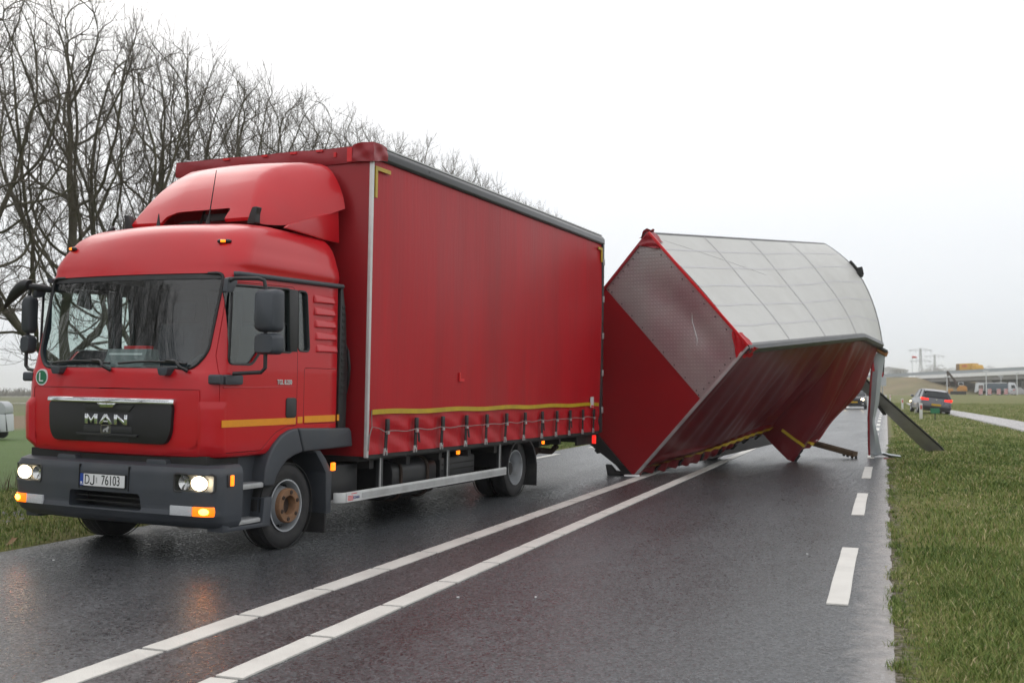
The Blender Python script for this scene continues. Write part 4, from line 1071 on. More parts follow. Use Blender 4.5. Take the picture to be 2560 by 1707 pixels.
tp(MB().box(-1.03, -0.55, 0.80, 1.40, 0.30, 0.72), 'battery_box', M['plastic_dk'], bevel=0.03)  # unseen far-side box, added to keep the road beneath dark
tp(MB().box(-0.33, 0.33, 0.9, 2.2, 0.36, 0.62), 'light_block_gearbox', M['under'], bevel=0.06)  # unseen transmission block added to cut light passing below the chassis
tp(MB().lathe([(-0.4, 0.0001), (-0.4, 0.13), (0.4, 0.13), (0.4, 0.0001)], (-0.1, 4.1, 0.45), 'y', 16), 'air_tank', M['under'])
for s in (1, -1):
    gd = tp(MB().loft([[(s * (1.19 + dx), y, 0.362), (s * (1.215 + dx), y, 0.362), (s * (1.215 + dx), y, 0.462), (s * (1.19 + dx), y, 0.462)] for y, dx in ((0.735, -0.075), (0.755, -0.03), (0.79, -0.006), (0.83, 0.0), (2.5, 0.0), (4.60, 0.0))]), 'side_guard', M['alu_pale'], bevel=0.006)
    MB().loft([[(s * (1.218), y, 0.385), (s * 1.2195, y, 0.385), (s * 1.2195, y, 0.439), (s * 1.218, y, 0.439)] for y in (1.10, 4.58)]).build('groove', M['alu'], gd)
    for y in (1.51, 3.01, 4.46):
        tp(MB().box(*sorted((s * 1.14, s * 1.19)), y - 0.03, y + 0.03, 0.36, 0.77), 'guard_post', M['rail'], bevel=0.004)
        tp(MB().box(*sorted((s * 1.178, s * 1.193)), y - 0.035, y - 0.015, 0.36, 0.77), 'guard_post', M['alu'], bevel=0.003)
    if s == 1:
        sk = MB().box(1.216, 1.2195, 0.82, 1.06, 0.366, 0.456).build('sticker', M['sticker'], gd)
        for k in range(4):
            MB().box(1.2193, 1.2205, 0.835, 0.935, 0.38 + 0.013 * k, 0.387 + 0.013 * k).build('sticker_print', M['bright_red'], sk)
        MB().box(1.2193, 1.2205, 0.90, 1.0, 0.441, 0.448).build('sticker_print', M['bright_red'], sk)
        me = text_mesh('KONAR', 0.040, 0.001, 0.0006, 1.0, 0.85); me.transform(Matrix.Translation((1.2205, 0.99, 0.402)) @ Matrix.Rotation(R(90), 4, 'Z'))
        obj('sticker_lettering', me, M['ink_blue'], sk)
    # side markers
    for y, z, x in ((0.715, 0.72, 1.135), (3.32, 0.735, 1.17), (5.98, 0.735, 1.17)):
        b_ = tp(MB().box(*sorted((s * (x - 0.03), s * x)), y - 0.027, y + 0.027, z - 0.04, z + 0.04), 'side_marker', M['lamp_amber_soft'], bevel=0.01)
    tp(MB().box(*sorted((s * 0.95, s * 1.17)), 8.15, 8.19, 0.60, 0.74), 'tail_lamp', M['lamp_red'], bevel=0.01)
    # rear mudguard and flap
    arc = [(5.18 + 0.50 * math.cos(t), 0.40 + 0.44 * math.sin(t)) for t in np.linspace(R(5), R(175), 14)]
    arc2 = [(5.18 + 0.47 * math.cos(t), 0.40 + 0.41 * math.sin(t)) for t in np.linspace(R(175), R(5), 14)]
    tp(MB().prism(arc + arc2, 'x', *sorted((s * 0.60, s * 1.19))), 'mudguard', M['plastic_dk'])
    tp(MB().box(*sorted((s * 0.62, s * 1.19)), 5.66, 5.685, 0.13, 0.46), 'mud_flap', M['rubber'])
    tp(MB().box(*sorted((s * 1.10, s * 1.13)), 7.4, 8.1, 0.60, 0.745), 'rear_bracket', M['under'])
tp(MB().lathe([(-0.42, 0.0001), (-0.42, 0.10), (0.30, 0.10), (0.33, 0.05), (0.33, 0.0001)], (0.35, 7.2, 0.50), 'y', 16), 'silencer', M['rust_dk'])
tp(MB().tube([(0.35, 7.5, 0.50), (0.35, 7.75, 0.48), (0.5, 7.9, 0.46), (0.55, 8.0, 0.55)], 0.05, 8), 'tow_coupling', M['rust_dk'])
tp(MB().tube([(-1.0, 5.18, 0.39), (1.0, 5.18, 0.39)], 0.09, 10), 'rear_axle', M['under'])
tp(MB().tube([(-0.9, 0.0, 0.38), (0.9, 0.0, 0.38)], 0.06, 10), 'front_axle', M['under'])

# --- wheels (stand on the road, not leaning with the body)
TR = 0.392
def tyre_prof(w, r, ri):
    h = w / 2
    return [(-h * 0.85, ri), (-h, ri + 0.05), (-h * 1.02, (r + ri) / 2), (-h * 0.97, r - 0.045), (-h * 0.86, r - 0.012), (-h * 0.70, r), (h * 0.70, r), (h * 0.86, r - 0.012), (h * 0.97, r - 0.045), (h * 1.02, (r + ri) / 2), (h, ri + 0.05), (h * 0.85, ri)]
def tyre(c, w, r, ri, parent, name='tyre'):
    t = MB().lathe(tyre_prof(w, r, ri), c, 'x', 56, closed=True).build(name, M['rubber'], parent)
    for a in (-0.5, -0.17, 0.17, 0.5):
        MB().lathe([(a * w - 0.006, r - 0.004), (a * w - 0.006, r + 0.0012), (a * w + 0.006, r + 0.0012), (a * w + 0.006, r - 0.004)], c, 'x', 56, closed=True).build('tread_groove', M['ink'], t)
    return t
for s in (1, -1):
    w = empty('front_wheel'); w.parent = truck
    c = (s * 1.0, 0.0, TR)
    tyre(c, 0.215, TR, 0.235, w)
    o = s
    rim = MB().lathe([(o * 0.100, 0.236), (o * 0.106, 0.240), (o * 0.106, 0.226), (o * 0.085, 0.218), (o * 0.03, 0.212), (o * -0.045, 0.208), (o * -0.050, 0.200), (o * 0.03, 0.176), (o * 0.075, 0.165), (o * 0.10, 0.160), (o * 0.06, 0.09), (o * -0.05, 0.0001)], c, 'x', 40).build('rim', M['silver'], w)
    for k in range(8):
        t = 2 * math.pi * k / 8 + 0.2
        MB().lathe([(-0.03, 0.0001), (-0.03, 0.021), (0.03, 0.021), (0.03, 0.0001)], (c[0] + o * -0.012, c[1] + 0.190 * math.cos(t), c[2] + 0.190 * math.sin(t)), 'x', 12).build('rim_hole', M['ink'], rim)
    hub = MB().lathe([(o * 0.09, 0.158), (o * 0.135, 0.158), (o * 0.145, 0.150), (o * 0.145, 0.094), (o * 0.130, 0.086), (o * 0.07, 0.082), (o * 0.07, 0.0001)], c, 'x', 36).build('hub', M['rust'], w)
    MB().lathe([(o * 0.071, 0.0001), (o * 0.073, 0.081)], c, 'x', 20).build('hub_bore', M['rust_dk'], hub)
    for k in range(6):
        t = 2 * math.pi * k / 6 + 0.35
        MB().lathe([(o * 0.14, 0.020), (o * 0.153, 0.018), (o * 0.155, 0.010), (o * 0.146, 0.0001)], (c[0], c[1] + 0.122 * math.cos(t), c[2] + 0.122 * math.sin(t)), 'x', 8).build('wheel_nut', M['rust_dk'], hub)
for s in (1, -1):
    w = empty('rear_wheel'); w.parent = truck
    o = s
    for cx in (0.985, 0.72):
        tyre((s * cx, 5.18, TR), 0.215, TR, 0.235, w)
    c = (s * 0.985, 5.18, TR)
    rim = MB().lathe([(o * 0.100, 0.236), (o * 0.106, 0.240), (o * 0.106, 0.226), (o * 0.08, 0.216), (o * 0.02, 0.205), (o * 0.0, 0.196), (o * -0.06, 0.19), (o * -0.08, 0.16), (o * -0.085, 0.10), (o * -0.05, 0.09), (o * 0.01, 0.085), (o * 0.02, 0.06), (o * 0.02, 0.0001)], c, 'x', 40).build('rim', M['silver'], w)
    for k in range(6):
        t = 2 * math.pi * k / 6
        MB().lathe([(o * -0.09, 0.018), (o * -0.05, 0.016), (o * -0.048, 0.0001)], (c[0], c[1] + 0.125 * math.cos(t), c[2] + 0.125 * math.sin(t)), 'x', 8).build('wheel_nut', M['rust_dk'], rim)
# things lying on the dashboard
TM = Matrix.Translation(truck.location) @ Matrix.Rotation(-R(24.4), 4, 'Z') @ Matrix.Rotation(R(1.0), 4, 'Y')
bx = MB().prism([(-0.86, 1.655), (-0.80, 1.82), (-0.66, 1.82), (-0.62, 1.64)], 'x', -0.33, 0.14).build('dashboard_box', plain('box_grey', (0.20, 0.22, 0.22), 0.6), bevel=0.01)
bx.matrix_world = TM; tag(bx, 'grey slanted box with a pale strip lying on the truck dashboard', 'box')
MB().prism([(-0.826, 1.765), (-0.820, 1.782), (-0.815, 1.782), (-0.820, 1.765)], 'x', -0.29, 0.10).build('pale_strip', M['sticker'], bx)
rb = MB().box(-0.16, 0.10, -0.78, -0.68, 1.817, 1.85).build('snack_packet', M['bright_red'], bevel=0.008)
rb.matrix_world = TM; tag(rb, 'small red packet lying on top of the dashboard box', 'packet')
# ------------------------------------------------------------------ the tipped trailer (corner points in world metres, from photo directions + box size)
def checker():
    m, nt, b = new_mat('checker_plate'); L = nt.links.new
    t = N(nt, 'ShaderNodeTexCoord')
    mp = N(nt, 'ShaderNodeMapping'); mp.inputs['Scale'].default_value = (1, 1, 1)
    L(t.outputs['UV'], mp.inputs[0])
    sp = N(nt, 'ShaderNodeSeparateXYZ'); L(mp.outputs[0], sp.inputs[0])
    def wave(o, k):
        a = N(nt, 'ShaderNodeMath', operation='MULTIPLY'); a.inputs[1].default_value = k; L(o, a.inputs[0])
        s = N(nt, 'ShaderNodeMath', operation='SINE'); L(a.outputs[0], s.inputs[0]); return s.outputs[0]
    K = 2 * math.pi / 0.085
    w1 = wave(sp.outputs['X'], K); w2 = wave(sp.outputs['Y'], K)
    mu = N(nt, 'ShaderNodeMath', operation='MULTIPLY'); L(w1, mu.inputs[0]); L(w2, mu.inputs[1])
    mr = N(nt, 'ShaderNodeMapRange'); mr.inputs['From Min'].default_value = 0.35; mr.inputs['From Max'].default_value = 0.75; L(mu.outputs[0], mr.inputs['Value'])
    n = N(nt, 'ShaderNodeTexNoise'); n.inputs['Scale'].default_value = 1.1; n.inputs['Detail'].default_value = 6; L(t.outputs['UV'], n.inputs['Vector'])
    cr = N(nt, 'ShaderNodeValToRGB'); e = cr.color_ramp.elements
    e[0].position = 0.36; e[0].color = (0.40, 0.395, 0.39, 1); e[1].position = 0.66; e[1].color = (0.34, 0.26, 0.275, 1)
    L(n.outputs['Fac'], cr.inputs[0])
    mx = N(nt, 'ShaderNodeMixRGB'); mx.inputs['Color2'].default_value = (0.55, 0.53, 0.53, 1)
    m2 = N(nt, 'ShaderNodeMath', operation='MULTIPLY'); m2.inputs[1].default_value = 0.16; L(mr.outputs[0], m2.inputs[0])
    L(m2.outputs[0], mx.inputs['Fac']); L(cr.outputs[0], mx.inputs['Color1'])
    L(mx.outputs[0], b.inputs['Base Color'])
    b.inputs['Metallic'].default_value = 0.45; b.inputs['Roughness'].default_value = 0.40
    bp = N(nt, 'ShaderNodeBump'); bp.inputs['Strength'].default_value = 0.35; bp.inputs['Distance'].default_value = 0.005
    L(mr.outputs[0], bp.inputs['Height']); L(bp.outputs[0], b.inputs['Normal'])
    return m
M['checker'] = checker()
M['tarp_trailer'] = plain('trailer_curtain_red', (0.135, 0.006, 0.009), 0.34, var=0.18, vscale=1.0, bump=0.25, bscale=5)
M['side_board'] = plain('dark_side_board', (0.34, 0.335, 0.32), 0.5, metal=0.1, var=0.2, vscale=3)
M['hang'] = plain('pale_grey_sheet', (0.44, 0.48, 0.50), 0.42, metal=0.2, var=0.1, vscale=3)
M['timber'] = plain('brown_timber', (0.115, 0.072, 0.038), 0.7, var=0.3, vscale=6, bump=0.3, bscale=30)

cC = at(1585, 1191, 17.63); cC.z = 0.0
A_ = at(1621, 583, 17.21); B_ = at(1869, 865, 16.20)
D_ = Vector((0.55, 18.66, 1.86))
AX = Vector((0.615, 0.787, 0.057)).normalized()
Ap = at(2063, 610, 22.6); Bp = at(2160, 836, 20.8); Bpp = at(2205, 857, 22.0)
Cp = cC + AX * 7.1; Dp = D_ + AX * 7.1
trailer = empty('tipped_trailer', tuple(cC))
tag(trailer, 'wrecked red curtain-sided trailer tipped over with torn tarpaulin behind the truck', 'trailer')
def rel(p): return Vector(p) - cC
def pp_(mb, name, mat, parent=None, **kw):
    mb.v = [tuple(Vector(p) - cC) for p in mb.v]
    return mb.build(name, mat, parent or trailer, **kw)
NF = (B_ - cC).cross(D_ - cC).normalized()      # front wall normal
if NF.y > 0: NF = -NF
UPL = (B_ - cC).normalized(); HT = (B_ - cC).length
WD = (D_ - cC)
def fwp(a, b, off=0.0):
    """front wall: a 0..1 from left-bottom edge C towards D, b 0..1 up"""
    p = cC.lerp(D_, a).lerp(B_.lerp(A_, a), b)
    return p + NF * off
FB = 0.61
w_len = WD.length
def uvgrid(mb_obj, nu, nv, su, sv):
    me = mb_obj.data
    uv = me.uv_layers.new(name='uv')
    co = [v.co for v in me.vertices]
    for lp in me.loops:
        p = co[lp.vertex_index] + cC - cC
        q = p
        uv.data[lp.index].uv = (q.dot(WD.normalized()), q.dot(UPL))
def dent(a, b):
    return -0.05 * math.exp(-(((a - 0.62) / 0.22) ** 2 + ((b - 0.83) / 0.10) ** 2)) - 0.03 * math.exp(-(((a - 0.30) / 0.2) ** 2 + ((b - 0.86) / 0.06) ** 2))
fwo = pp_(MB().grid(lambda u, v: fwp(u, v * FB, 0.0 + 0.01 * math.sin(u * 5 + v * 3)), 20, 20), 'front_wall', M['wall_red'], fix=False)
ck = pp_(MB().grid(lambda u, v: fwp(u, FB + (1 - FB) * v, 0.004 + dent(u, FB + (1 - FB) * v)), 40, 30), 'checker_plate', M['checker'], fix=False)
ck['label'] = 'aluminium checker plate on the upper front wall'
uvgrid(ck, 0, 0, 1, 1)
pp_(MB().grid(lambda u, v: fwp(u, v, -0.06), 4, 4), 'inner_wall', M['alu'], fix=False)
# pale rub marks on the plate
for pts in (((0.42, 0.888), (0.38, 0.855), (0.33, 0.835), (0.28, 0.815), (0.25, 0.79)),):
    pp_(MB().tube([fwp(a, b, 0.006 + dent(a, b)) for a, b in pts], [0.002] + [0.008] * (len(pts) - 2) + [0.002], 6), 'scrape', M['alu'])
# edge profiles
pp_(MB().obox(fwp(-0.004, 0, 0.01), fwp(-0.004, 1, 0.01), 0.05, 0.03, NF), 'edge_profile', M['alu'], bevel=0.004)
pp_(MB().obox(fwp(1.0, 0, 0.01), fwp(1.0, 1, 0.01), 0.05, 0.03, NF), 'edge_profile', M['tarp_dark'], bevel=0.004)
pp_(MB().obox(fwp(0.0, 1.005, 0.012), fwp(1.0, 1.005, 0.012), 0.045, 0.03, NF), 'red_piping', M['bright_red'], bevel=0.006)
for k in range(9):
    for a, b in ((0.03, 1 - (1 - FB) * (0.06 + k * 0.115)), (0.97, 1 - (1 - FB) * (0.06 + k * 0.115)), (0.06 + k * 0.11, 0.975), (0.06 + k * 0.11, FB + 0.015)):
        p = fwp(a, b, 0.012 + dent(a, b))
        pp_(MB().obox(p, p + NF * 0.006, 0.018, 0.018, UPL), 'rivet', M['under'])
# roof
def rail_l(l):
    return B_.lerp(Bp, l / 0.8) if l <= 0.8 else Bp.lerp(Bpp, (l - 0.8) / 0.2)
def rail_r(l): return A_.lerp(Ap, l)
NR = (Ap - A_).cross(B_ - A_).normalized()
if NR.z < 0: NR = -NR
def roofp(l, s, off=0.0):
    p = rail_l(l).lerp(rail_r(l), s)
    bow = 0.05 * math.sin(math.pi * s) + 0.27 * (max(0, (l - 0.45) / 0.55) ** 1.6) * math.sin(math.pi * s) ** 0.9
    wr = 0.003 * math.sin(l * 60 + s * 7) * (0.3 + l) + 0.014 * math.sin((l + s * 0.35) * 26) * max(0, l - 0.55)
    return p + NR * (bow + wr * math.sin(math.pi * min(1, max(0, s))) + off) + Vector((0, 0, 0.0))
rf = pp_(MB().grid(lambda u, v: roofp(u, v), 70, 36), 'roof_tarp', M['roof_tarp'], fix=False)
pp_(MB().grid(lambda u, v: roofp(u, v, -0.03), 30, 16), 'roof_lining', M['seam'], rf, fix=False)
for l in (0.255, 0.50, 0.74):
    pp_(MB().grid(lambda u, v: roofp(l + 0.0045 * (v - 0.5) + 0.004 * math.sin(u * 9), u, 0.006), 40, 1), 'roof_seam', M['seam'], rf, fix=False)
for s in (0.16, 0.33, 0.50, 0.67, 0.84):
    pp_(MB().grid(lambda u, v: roofp(u, s + 0.014 * (v - 0.5) + 0.003 * math.sin(u * 30 + s * 9), 0.003), 60, 1), 'roof_seam', M['seam'], rf, fix=False)
for l0, s0, l1, s1 in ((0.04, 0.93, 0.42, 0.60),):
    pp_(MB().tube([roofp(l0 + (l1 - l0) * k / 12, s0 + (s1 - s0) * k / 12, 0.0) for k in range(13)], [0.002] + [0.005] * 11 + [0.002], 5), 'tarp_crease', M['seam'], rf)
# rails
rl = MB()
rl.tube([rail_l(l) + NR * -0.06 for l in (0, 0.2, 0.4, 0.6, 0.79, 0.81, 0.9, 1.0)], 0.085, 8)
pp_(rl, 'roof_rail', M['rail'])
pp_(MB().tube([rail_r(l) + NR * -0.05 for l in (0, 0.3, 0.6, 1.0)], 0.06, 8), 'roof_rail', M['rail'])
pp_(MB().tube([roofp(1.0, s, -0.02) for s in np.linspace(0, 1, 13)], 0.03, 6), 'rear_header', M['rail'])
hp = roofp(1.0, 0.60, 0.02)
pp_(MB().obox(hp - NR * 0.02 + Vector((0.0, 0, -0.08)), hp + Vector((0.06, 0, 0.05)), 0.12, 0.10).obox(hp, hp + Vector((0.10, 0, 0.02)), 0.06, 0.18), 'rear_hinge', M['under'], bevel=0.01)
pp_(MB().tube([roofp(1.0, s, 0.035) for s in (0.72, 0.66, 0.60, 0.54)], 0.028, 6), 'rear_hinge', M['under'])
# red corner patches
for c0, c1 in ((A_, 1), (B_, -1)):
    a0 = 1.0 if c1 == 1 else 0.0
    def cpf(u, v):
        a = a0 - c1 * 0.13 * u; b = 1.0 - 0.085 * v * (1 - 0.85 * u)
        return fwp(a, b, 0.03 + 0.012 * math.sin(u * 9 + v * 7))
    def cpr(u, v):
        return roofp(0.032 * v * (1 - 0.3 * u) - 0.004, a0 - c1 * 0.10 * u, 0.02 + 0.006 * math.sin(u * 8 + v * 11))
    def cps(u, v):
        top = (rail_l if c1 == -1 else rail_r)(0.035 * u)
        out = (cC - D_).normalized() * -c1
        return top + out * (0.07 + 0.02 * math.sin(u * 9 + v * 6)) + NR * (0.03 - 0.05 * v) - UPL * (0.16 * v) + NF * 0.03 * (1 - u)
    pp_(MB().grid(cpf, 8, 8).grid(cpr, 8, 8).grid(cps, 8, 8), 'corner_patch', M['tarp_dark'] if c1 == 1 else M['tarp_red'], fix=False)
# left curtain: hangs from the rail, torn loose at the back
bot = [(0.0, 1590, 1188, 17.66), (0.10, 1655, 1172, 18.3), (0.20, 1718, 1158, 19.0), (0.32, 1780, 1138, 19.7), (0.45, 1830, 1116, 20.4), (0.56, 1868, 1098, 20.9), (0.66, 1908, 1086, 21.4), (0.715, 1932, 1112, 21.3), (0.76, 1962, 1141, 21.3), (0.795, 1980, 1151, 21.4), (0.84, 1992, 1148, 21.5), (0.90, 2006, 1132, 21.7), (1.0, 2030, 1104, 21.9)]
bs = [b[0] for b in bot]
bpts = np.array([tuple(at(*b[1:])) for b in bot])
def curt(s, t):
    top = rail_l(s) + NR * -0.10
    p = Vector([float(np.interp(s, bs, bpts[:, k])) for k in range(3)])
    q = top.lerp(p, t)
    out = (cC - D_).normalized()
    fold = math.sin(math.pi * min(1, t * 1.15)) ** 0.8 if t < 0.95 else 0.35
    amp = 0.025 + 0.06 * s * s
    w = amp * (math.sin(s * 48 + t * 2.0 + 2.0 * math.sin(s * 11)) + 0.5 * math.sin(s * 117 - t * 4)) * fold + 0.05 * s * math.sin(s * 23 - t * 6) * fold
    w += 0.10 * s * math.sin(math.pi * t)
    if t > 0.86 and s < 0.68:
        k = (t - 0.86) / 0.14
        w += 0.03 * math.sin(k * 6 + s * 9) + 0.03 * math.sin(s * 140) * k
    if s > 0.69:
        k = max(0, (t - 0.6) / 0.4)
        w += 0.09 * k * math.sin((s - 0.69) / 0.31 * 7.5)
    return q + out * w
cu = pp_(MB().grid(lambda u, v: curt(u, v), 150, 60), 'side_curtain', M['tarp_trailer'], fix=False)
def on_c(s, t, off=0.02):
    e = 0.004
    d = (curt(min(1, s + e), t) - curt(max(0, s - e), t)).cross(curt(s, min(1, t + e)) - curt(s, max(0, t - e))).normalized()
    if d.dot((cC - D_)) < 0: d = -d
    return curt(s, t) + d * off
def tape(path, w, name='marking_tape'):
    n = 60
    S = np.interp(np.linspace(0, 1, n), np.linspace(0, 1, len(path)), [p[0] for p in path]); T = np.interp(np.linspace(0, 1, n), np.linspace(0, 1, len(path)), [p[1] for p in path])
    m = MB(); rings = []
    for i in range(n):
        a = on_c(S[i], T[i] - w / 2); b = on_c(S[i], T[i] + w / 2)
        rings.append([a, b])
    m.loft(rings, close=False, cap=False)
    return pp_(m, name, M['yellow'], cu, fix=False)
tape([(0.02, 0.925), (0.15, 0.922), (0.30, 0.92), (0.45, 0.915), (0.58, 0.915), (0.665, 0.90)], 0.022)
tape([(0.70, 0.86), (0.76, 0.845), (0.83, 0.87), (0.90, 0.91), (0.965, 0.965)], 0.022)
for s in (0.07, 0.16, 0.25, 0.34, 0.43, 0.52, 0.60):
    m = MB().loft([[on_c(s - 0.006, t, 0.03), on_c(s + 0.006, t, 0.03)] for t in np.linspace(0.92, 1.0, 5)], close=False, cap=False)
    sp_ = pp_(m, 'strap', M['strap'], cu, fix=False)
    p = on_c(s, 0.945, 0.035)
    pp_(MB().obox(p, p + (curt(s, 1) - curt(s, 0.9)).normalized() * 0.14, 0.06, 0.03), 'buckle', M['under'], sp_, bevel=0.005)
for s in (0.795, 0.85):
    p = on_c(s, 0.93, 0.03); q = on_c(s, 1.0, 0.02)
    pp_(MB().tube([p, p.lerp(q, 0.6), q, q + Vector((0.03, 0, -0.01))], 0.022, 6), 'strap', M['strap'], cu)
# red piping on the torn rear edge
pp_(MB().tube([curt(1.0, t) for t in np.linspace(0, 1, 20)], 0.012, 6), 'curtain_hem', M['tarp_dark'], cu)
# far side curtain, floor, chassis
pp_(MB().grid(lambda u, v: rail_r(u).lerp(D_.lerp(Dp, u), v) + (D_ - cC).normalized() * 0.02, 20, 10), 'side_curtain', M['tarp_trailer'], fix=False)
def flo(a, l, z): return cC.lerp(D_, a) + AX * (l * 7.1) + UPL * z
fl_ = MB()
q = [flo(0.0, 0.0, 0.0), flo(1, 0.0, 0.0), flo(1, 1, 0.0), flo(0.0, 1, 0.0)]
q2 = [p - UPL * 0.13 + WD.normalized() * (0.15 if i in (0, 3) else 0) for i, p in enumerate(q)]
fl_.add(q + q2, [(0, 1, 2, 3), (7, 6, 5, 4), (0, 4, 5, 1), (1, 5, 6, 2), (2, 6, 7, 3), (3, 7, 4, 0)])
pp_(fl_, 'load_floor', M['under'])
fb = MB()
q = [flo(0.10, -0.006, -0.0), flo(1.0, -0.006, -0.0), flo(1.0, -0.006, -0.26), flo(0.40, -0.006, -0.26), flo(0.13, -0.006, -0.10)]
q2 = [p + AX * 0.06 for p in q]
fb.add(q + q2, [(4, 3, 2, 1, 0), (5, 6, 7, 8, 9)] + [(i, (i + 1) % 5, 5 + (i + 1) % 5, 5 + i) for i in range(5)])
pp_(fb, 'front_beam', M['under'])
for a in (0.33, 0.67):
    pp_(MB().obox(flo(a, 0.02, -0.24), flo(a, 0.98, -0.24), 0.08, 0.22, UPL), 'chassis_rail', M['under'])
for l in (0.15, 0.35, 0.55, 0.75, 0.95):
    pp_(MB().obox(flo(0.1, l, -0.17), flo(1.0, l, -0.17), 0.08, 0.08, UPL), 'cross_member', M['under'])
# axle with wheels
SX = -WD.normalized()
def twheel(a, l, z, name):
    c = flo(a, l, z)
    w = empty(name, tuple(c - cC)); w.parent = trailer
    w.rotation_euler = Matrix((SX, AX, SX.cross(AX))).transposed().to_euler()
    tyre((0, 0, 0), 0.24, 0.40, 0.235, w)
    MB().lathe([(0.11, 0.236), (0.12, 0.24), (0.12, 0.226), (0.03, 0.20), (0.0, 0.15), (0.05, 0.13), (0.06, 0.06), (0.06, 0.0001)], (0, 0, 0), 'x', 32).build('rim', M['silver'], w)
    return w
twheel(0.235, 0.675, -0.60, 'wheel'); twheel(0.86, 0.675, -0.60, 'wheel')
pp_(MB().tube([flo(0.235, 0.675, -0.60), flo(0.86, 0.675, -0.60)], 0.07, 8), 'axle', M['under'])
pp_(MB().obox(flo(0.18, 0.735, -0.10), flo(0.22, 0.76, -0.60), 0.45, 0.02, UPL.cross(AX)), 'mud_flap', M['rubber'])
pp_(MB().obox(flo(0.14, 0.15, -0.36), flo(0.16, 0.60, -0.36), 0.03, 0.10, UPL), 'side_guard', M['alu'], bevel=0.005)
# torn rear corner
bc = at(2197, 878, 22.1)
pp_(MB().obox(at(2186, 868, 22.05), at(2216, 886, 22.15), 0.10, 0.12), 'rear_corner', plain('orange_brown_timber', (0.24, 0.10, 0.02), 0.6, var=0.3, vscale=12), bevel=0.02)
pp_(MB().obox(at(2184, 862, 22.0), at(2215, 879, 22.1), 0.12, 0.06), 'rear_corner', M['rail'], bevel=0.015)
pp_(MB().loft([[at(2179 + 2 * k, 872 + 14 * k, 22.0), at(2187 - 1.5 * k, 872 + 14 * k, 22.0)] for k in range(5)], close=False, cap=False), 'torn_tarp', M['tarp_red'], fix=False)
pp_(MB().obox(at(2210, 888, 22.2), at(2207, 938, 22.2), 0.05, 0.03), 'loose_strip', M['under'], bevel=0.005)
pp_(MB().obox(at(2206, 930, 22.2), at(2205, 942, 22.2), 0.06, 0.035), 'loose_strip', M['tarp_red'], bevel=0.005)

# --- wreckage lying about
# bent sheet hanging from the rear corner down to the road
hs = [(2200, 882, 22.15, 30), (2196, 905, 22.2, 28), (2192, 940, 22.2, 25), (2189, 975, 22.25, 24), (2186, 1008, 22.3, 22), (2180, 1045, 22.4, 15), (2180, 1056, 22.4, 14), (2184, 1085, 22.45, 22), (2187, 1115, 22.5, 27), (2190, 1137, 22.6, 31)]
root = at(2188, 1139, 22.7); root.z = 0
hg = empty('bent_metal_sheet', tuple(root)); tag(hg, 'pale grey bent metal strip with red edge hanging down behind the torn trailer', 'metal strip')
def hq(mb, name, mat, **kw):
    mb.v = [tuple(Vector(p) - root) for p in mb.v]
    return mb.build(name, mat, hg, **kw)
rings = []
for px, py, dep, w in hs:
    a = at(px - w / 2, py, dep); b = at(px + w / 2, py + 1, dep - 0.05)
    rings.append([a, a.lerp(b, 0.5) + Vector((0, -0.04, 0)), b, b + Vector((0, 0.03, 0)), a.lerp(b, 0.5) + Vector((0, -0.01, 0)), a + Vector((0, 0.03, 0))])
hq(MB().loft(rings), 'sheet', M['hang'])
hq(MB().tube([at(px - w / 2 - 1.5, py, dep - 0.03) for px, py, dep, w in hs], 0.022, 6), 'red_edge', M['tarp_dark'])
f0 = [at(2178, 1134, 22.6), at(2204, 1133, 22.8), at(2222, 1138, 22.7), at(2250, 1141, 22.5)]
rings = []
for k, p in enumerate(f0):
    p.z = [0.06, 0.09, 0.05, 0.03][k]
    rings.append([p + Vector((0, -0.16 + 0.02 * k, 0)), p + Vector((0, 0.0, 0.03)), p + Vector((0, 0.14 - 0.02 * k, 0)), p + Vector((0, 0.0, -0.045))])
hq(MB().loft(rings), 'folded_foot', M['hang'])
hq(MB().tube([at(2210, 1146, 22.2), at(2228, 1148, 22.1), at(2250, 1149, 22.0)], 0.02, 6), 'red_edge', M['tarp_dark'])
# dark side board leaning in the grass
b0 = [at(2150, 935, 23.3), at(2198, 982, 23.4), at(2300, 1072, 23.6), at(2345, 1112, 23.7), at(2374, 1142, 23.6)]
b1 = [at(2125, 945, 23.6), at(2190, 1009, 23.7), at(2265, 1082, 23.9), at(2300, 1116, 24.0), at(2322, 1133, 24.0)]
root2 = (b0[-1] + b1[-1]) / 2; root2.z = 0.0
sb = empty('side_board', tuple(root2)); tag(sb, 'long dark grey side board leaning from the trailer into the grass', 'side board')
rings = []
for a, b in zip(b0, b1):
    nn = Vector((-0.35, -0.85, 0.35)) * 0.03
    rings.append([a - root2, b - root2, b + nn - root2, a + nn - root2])
MB().loft(rings).build('board', M['side_board'], sb, bevel=0.004)
MB().tube([a - root2 + Vector((0, -0.01, 0.01)) for a in b0], 0.025, 6).build('top_edge', M['under'], sb)
MB().obox(at(2196, 1014, 23.6) - root2, at(2212, 1036, 23.7) - root2, 0.08, 0.03).build('hinge', M['under'], sb)
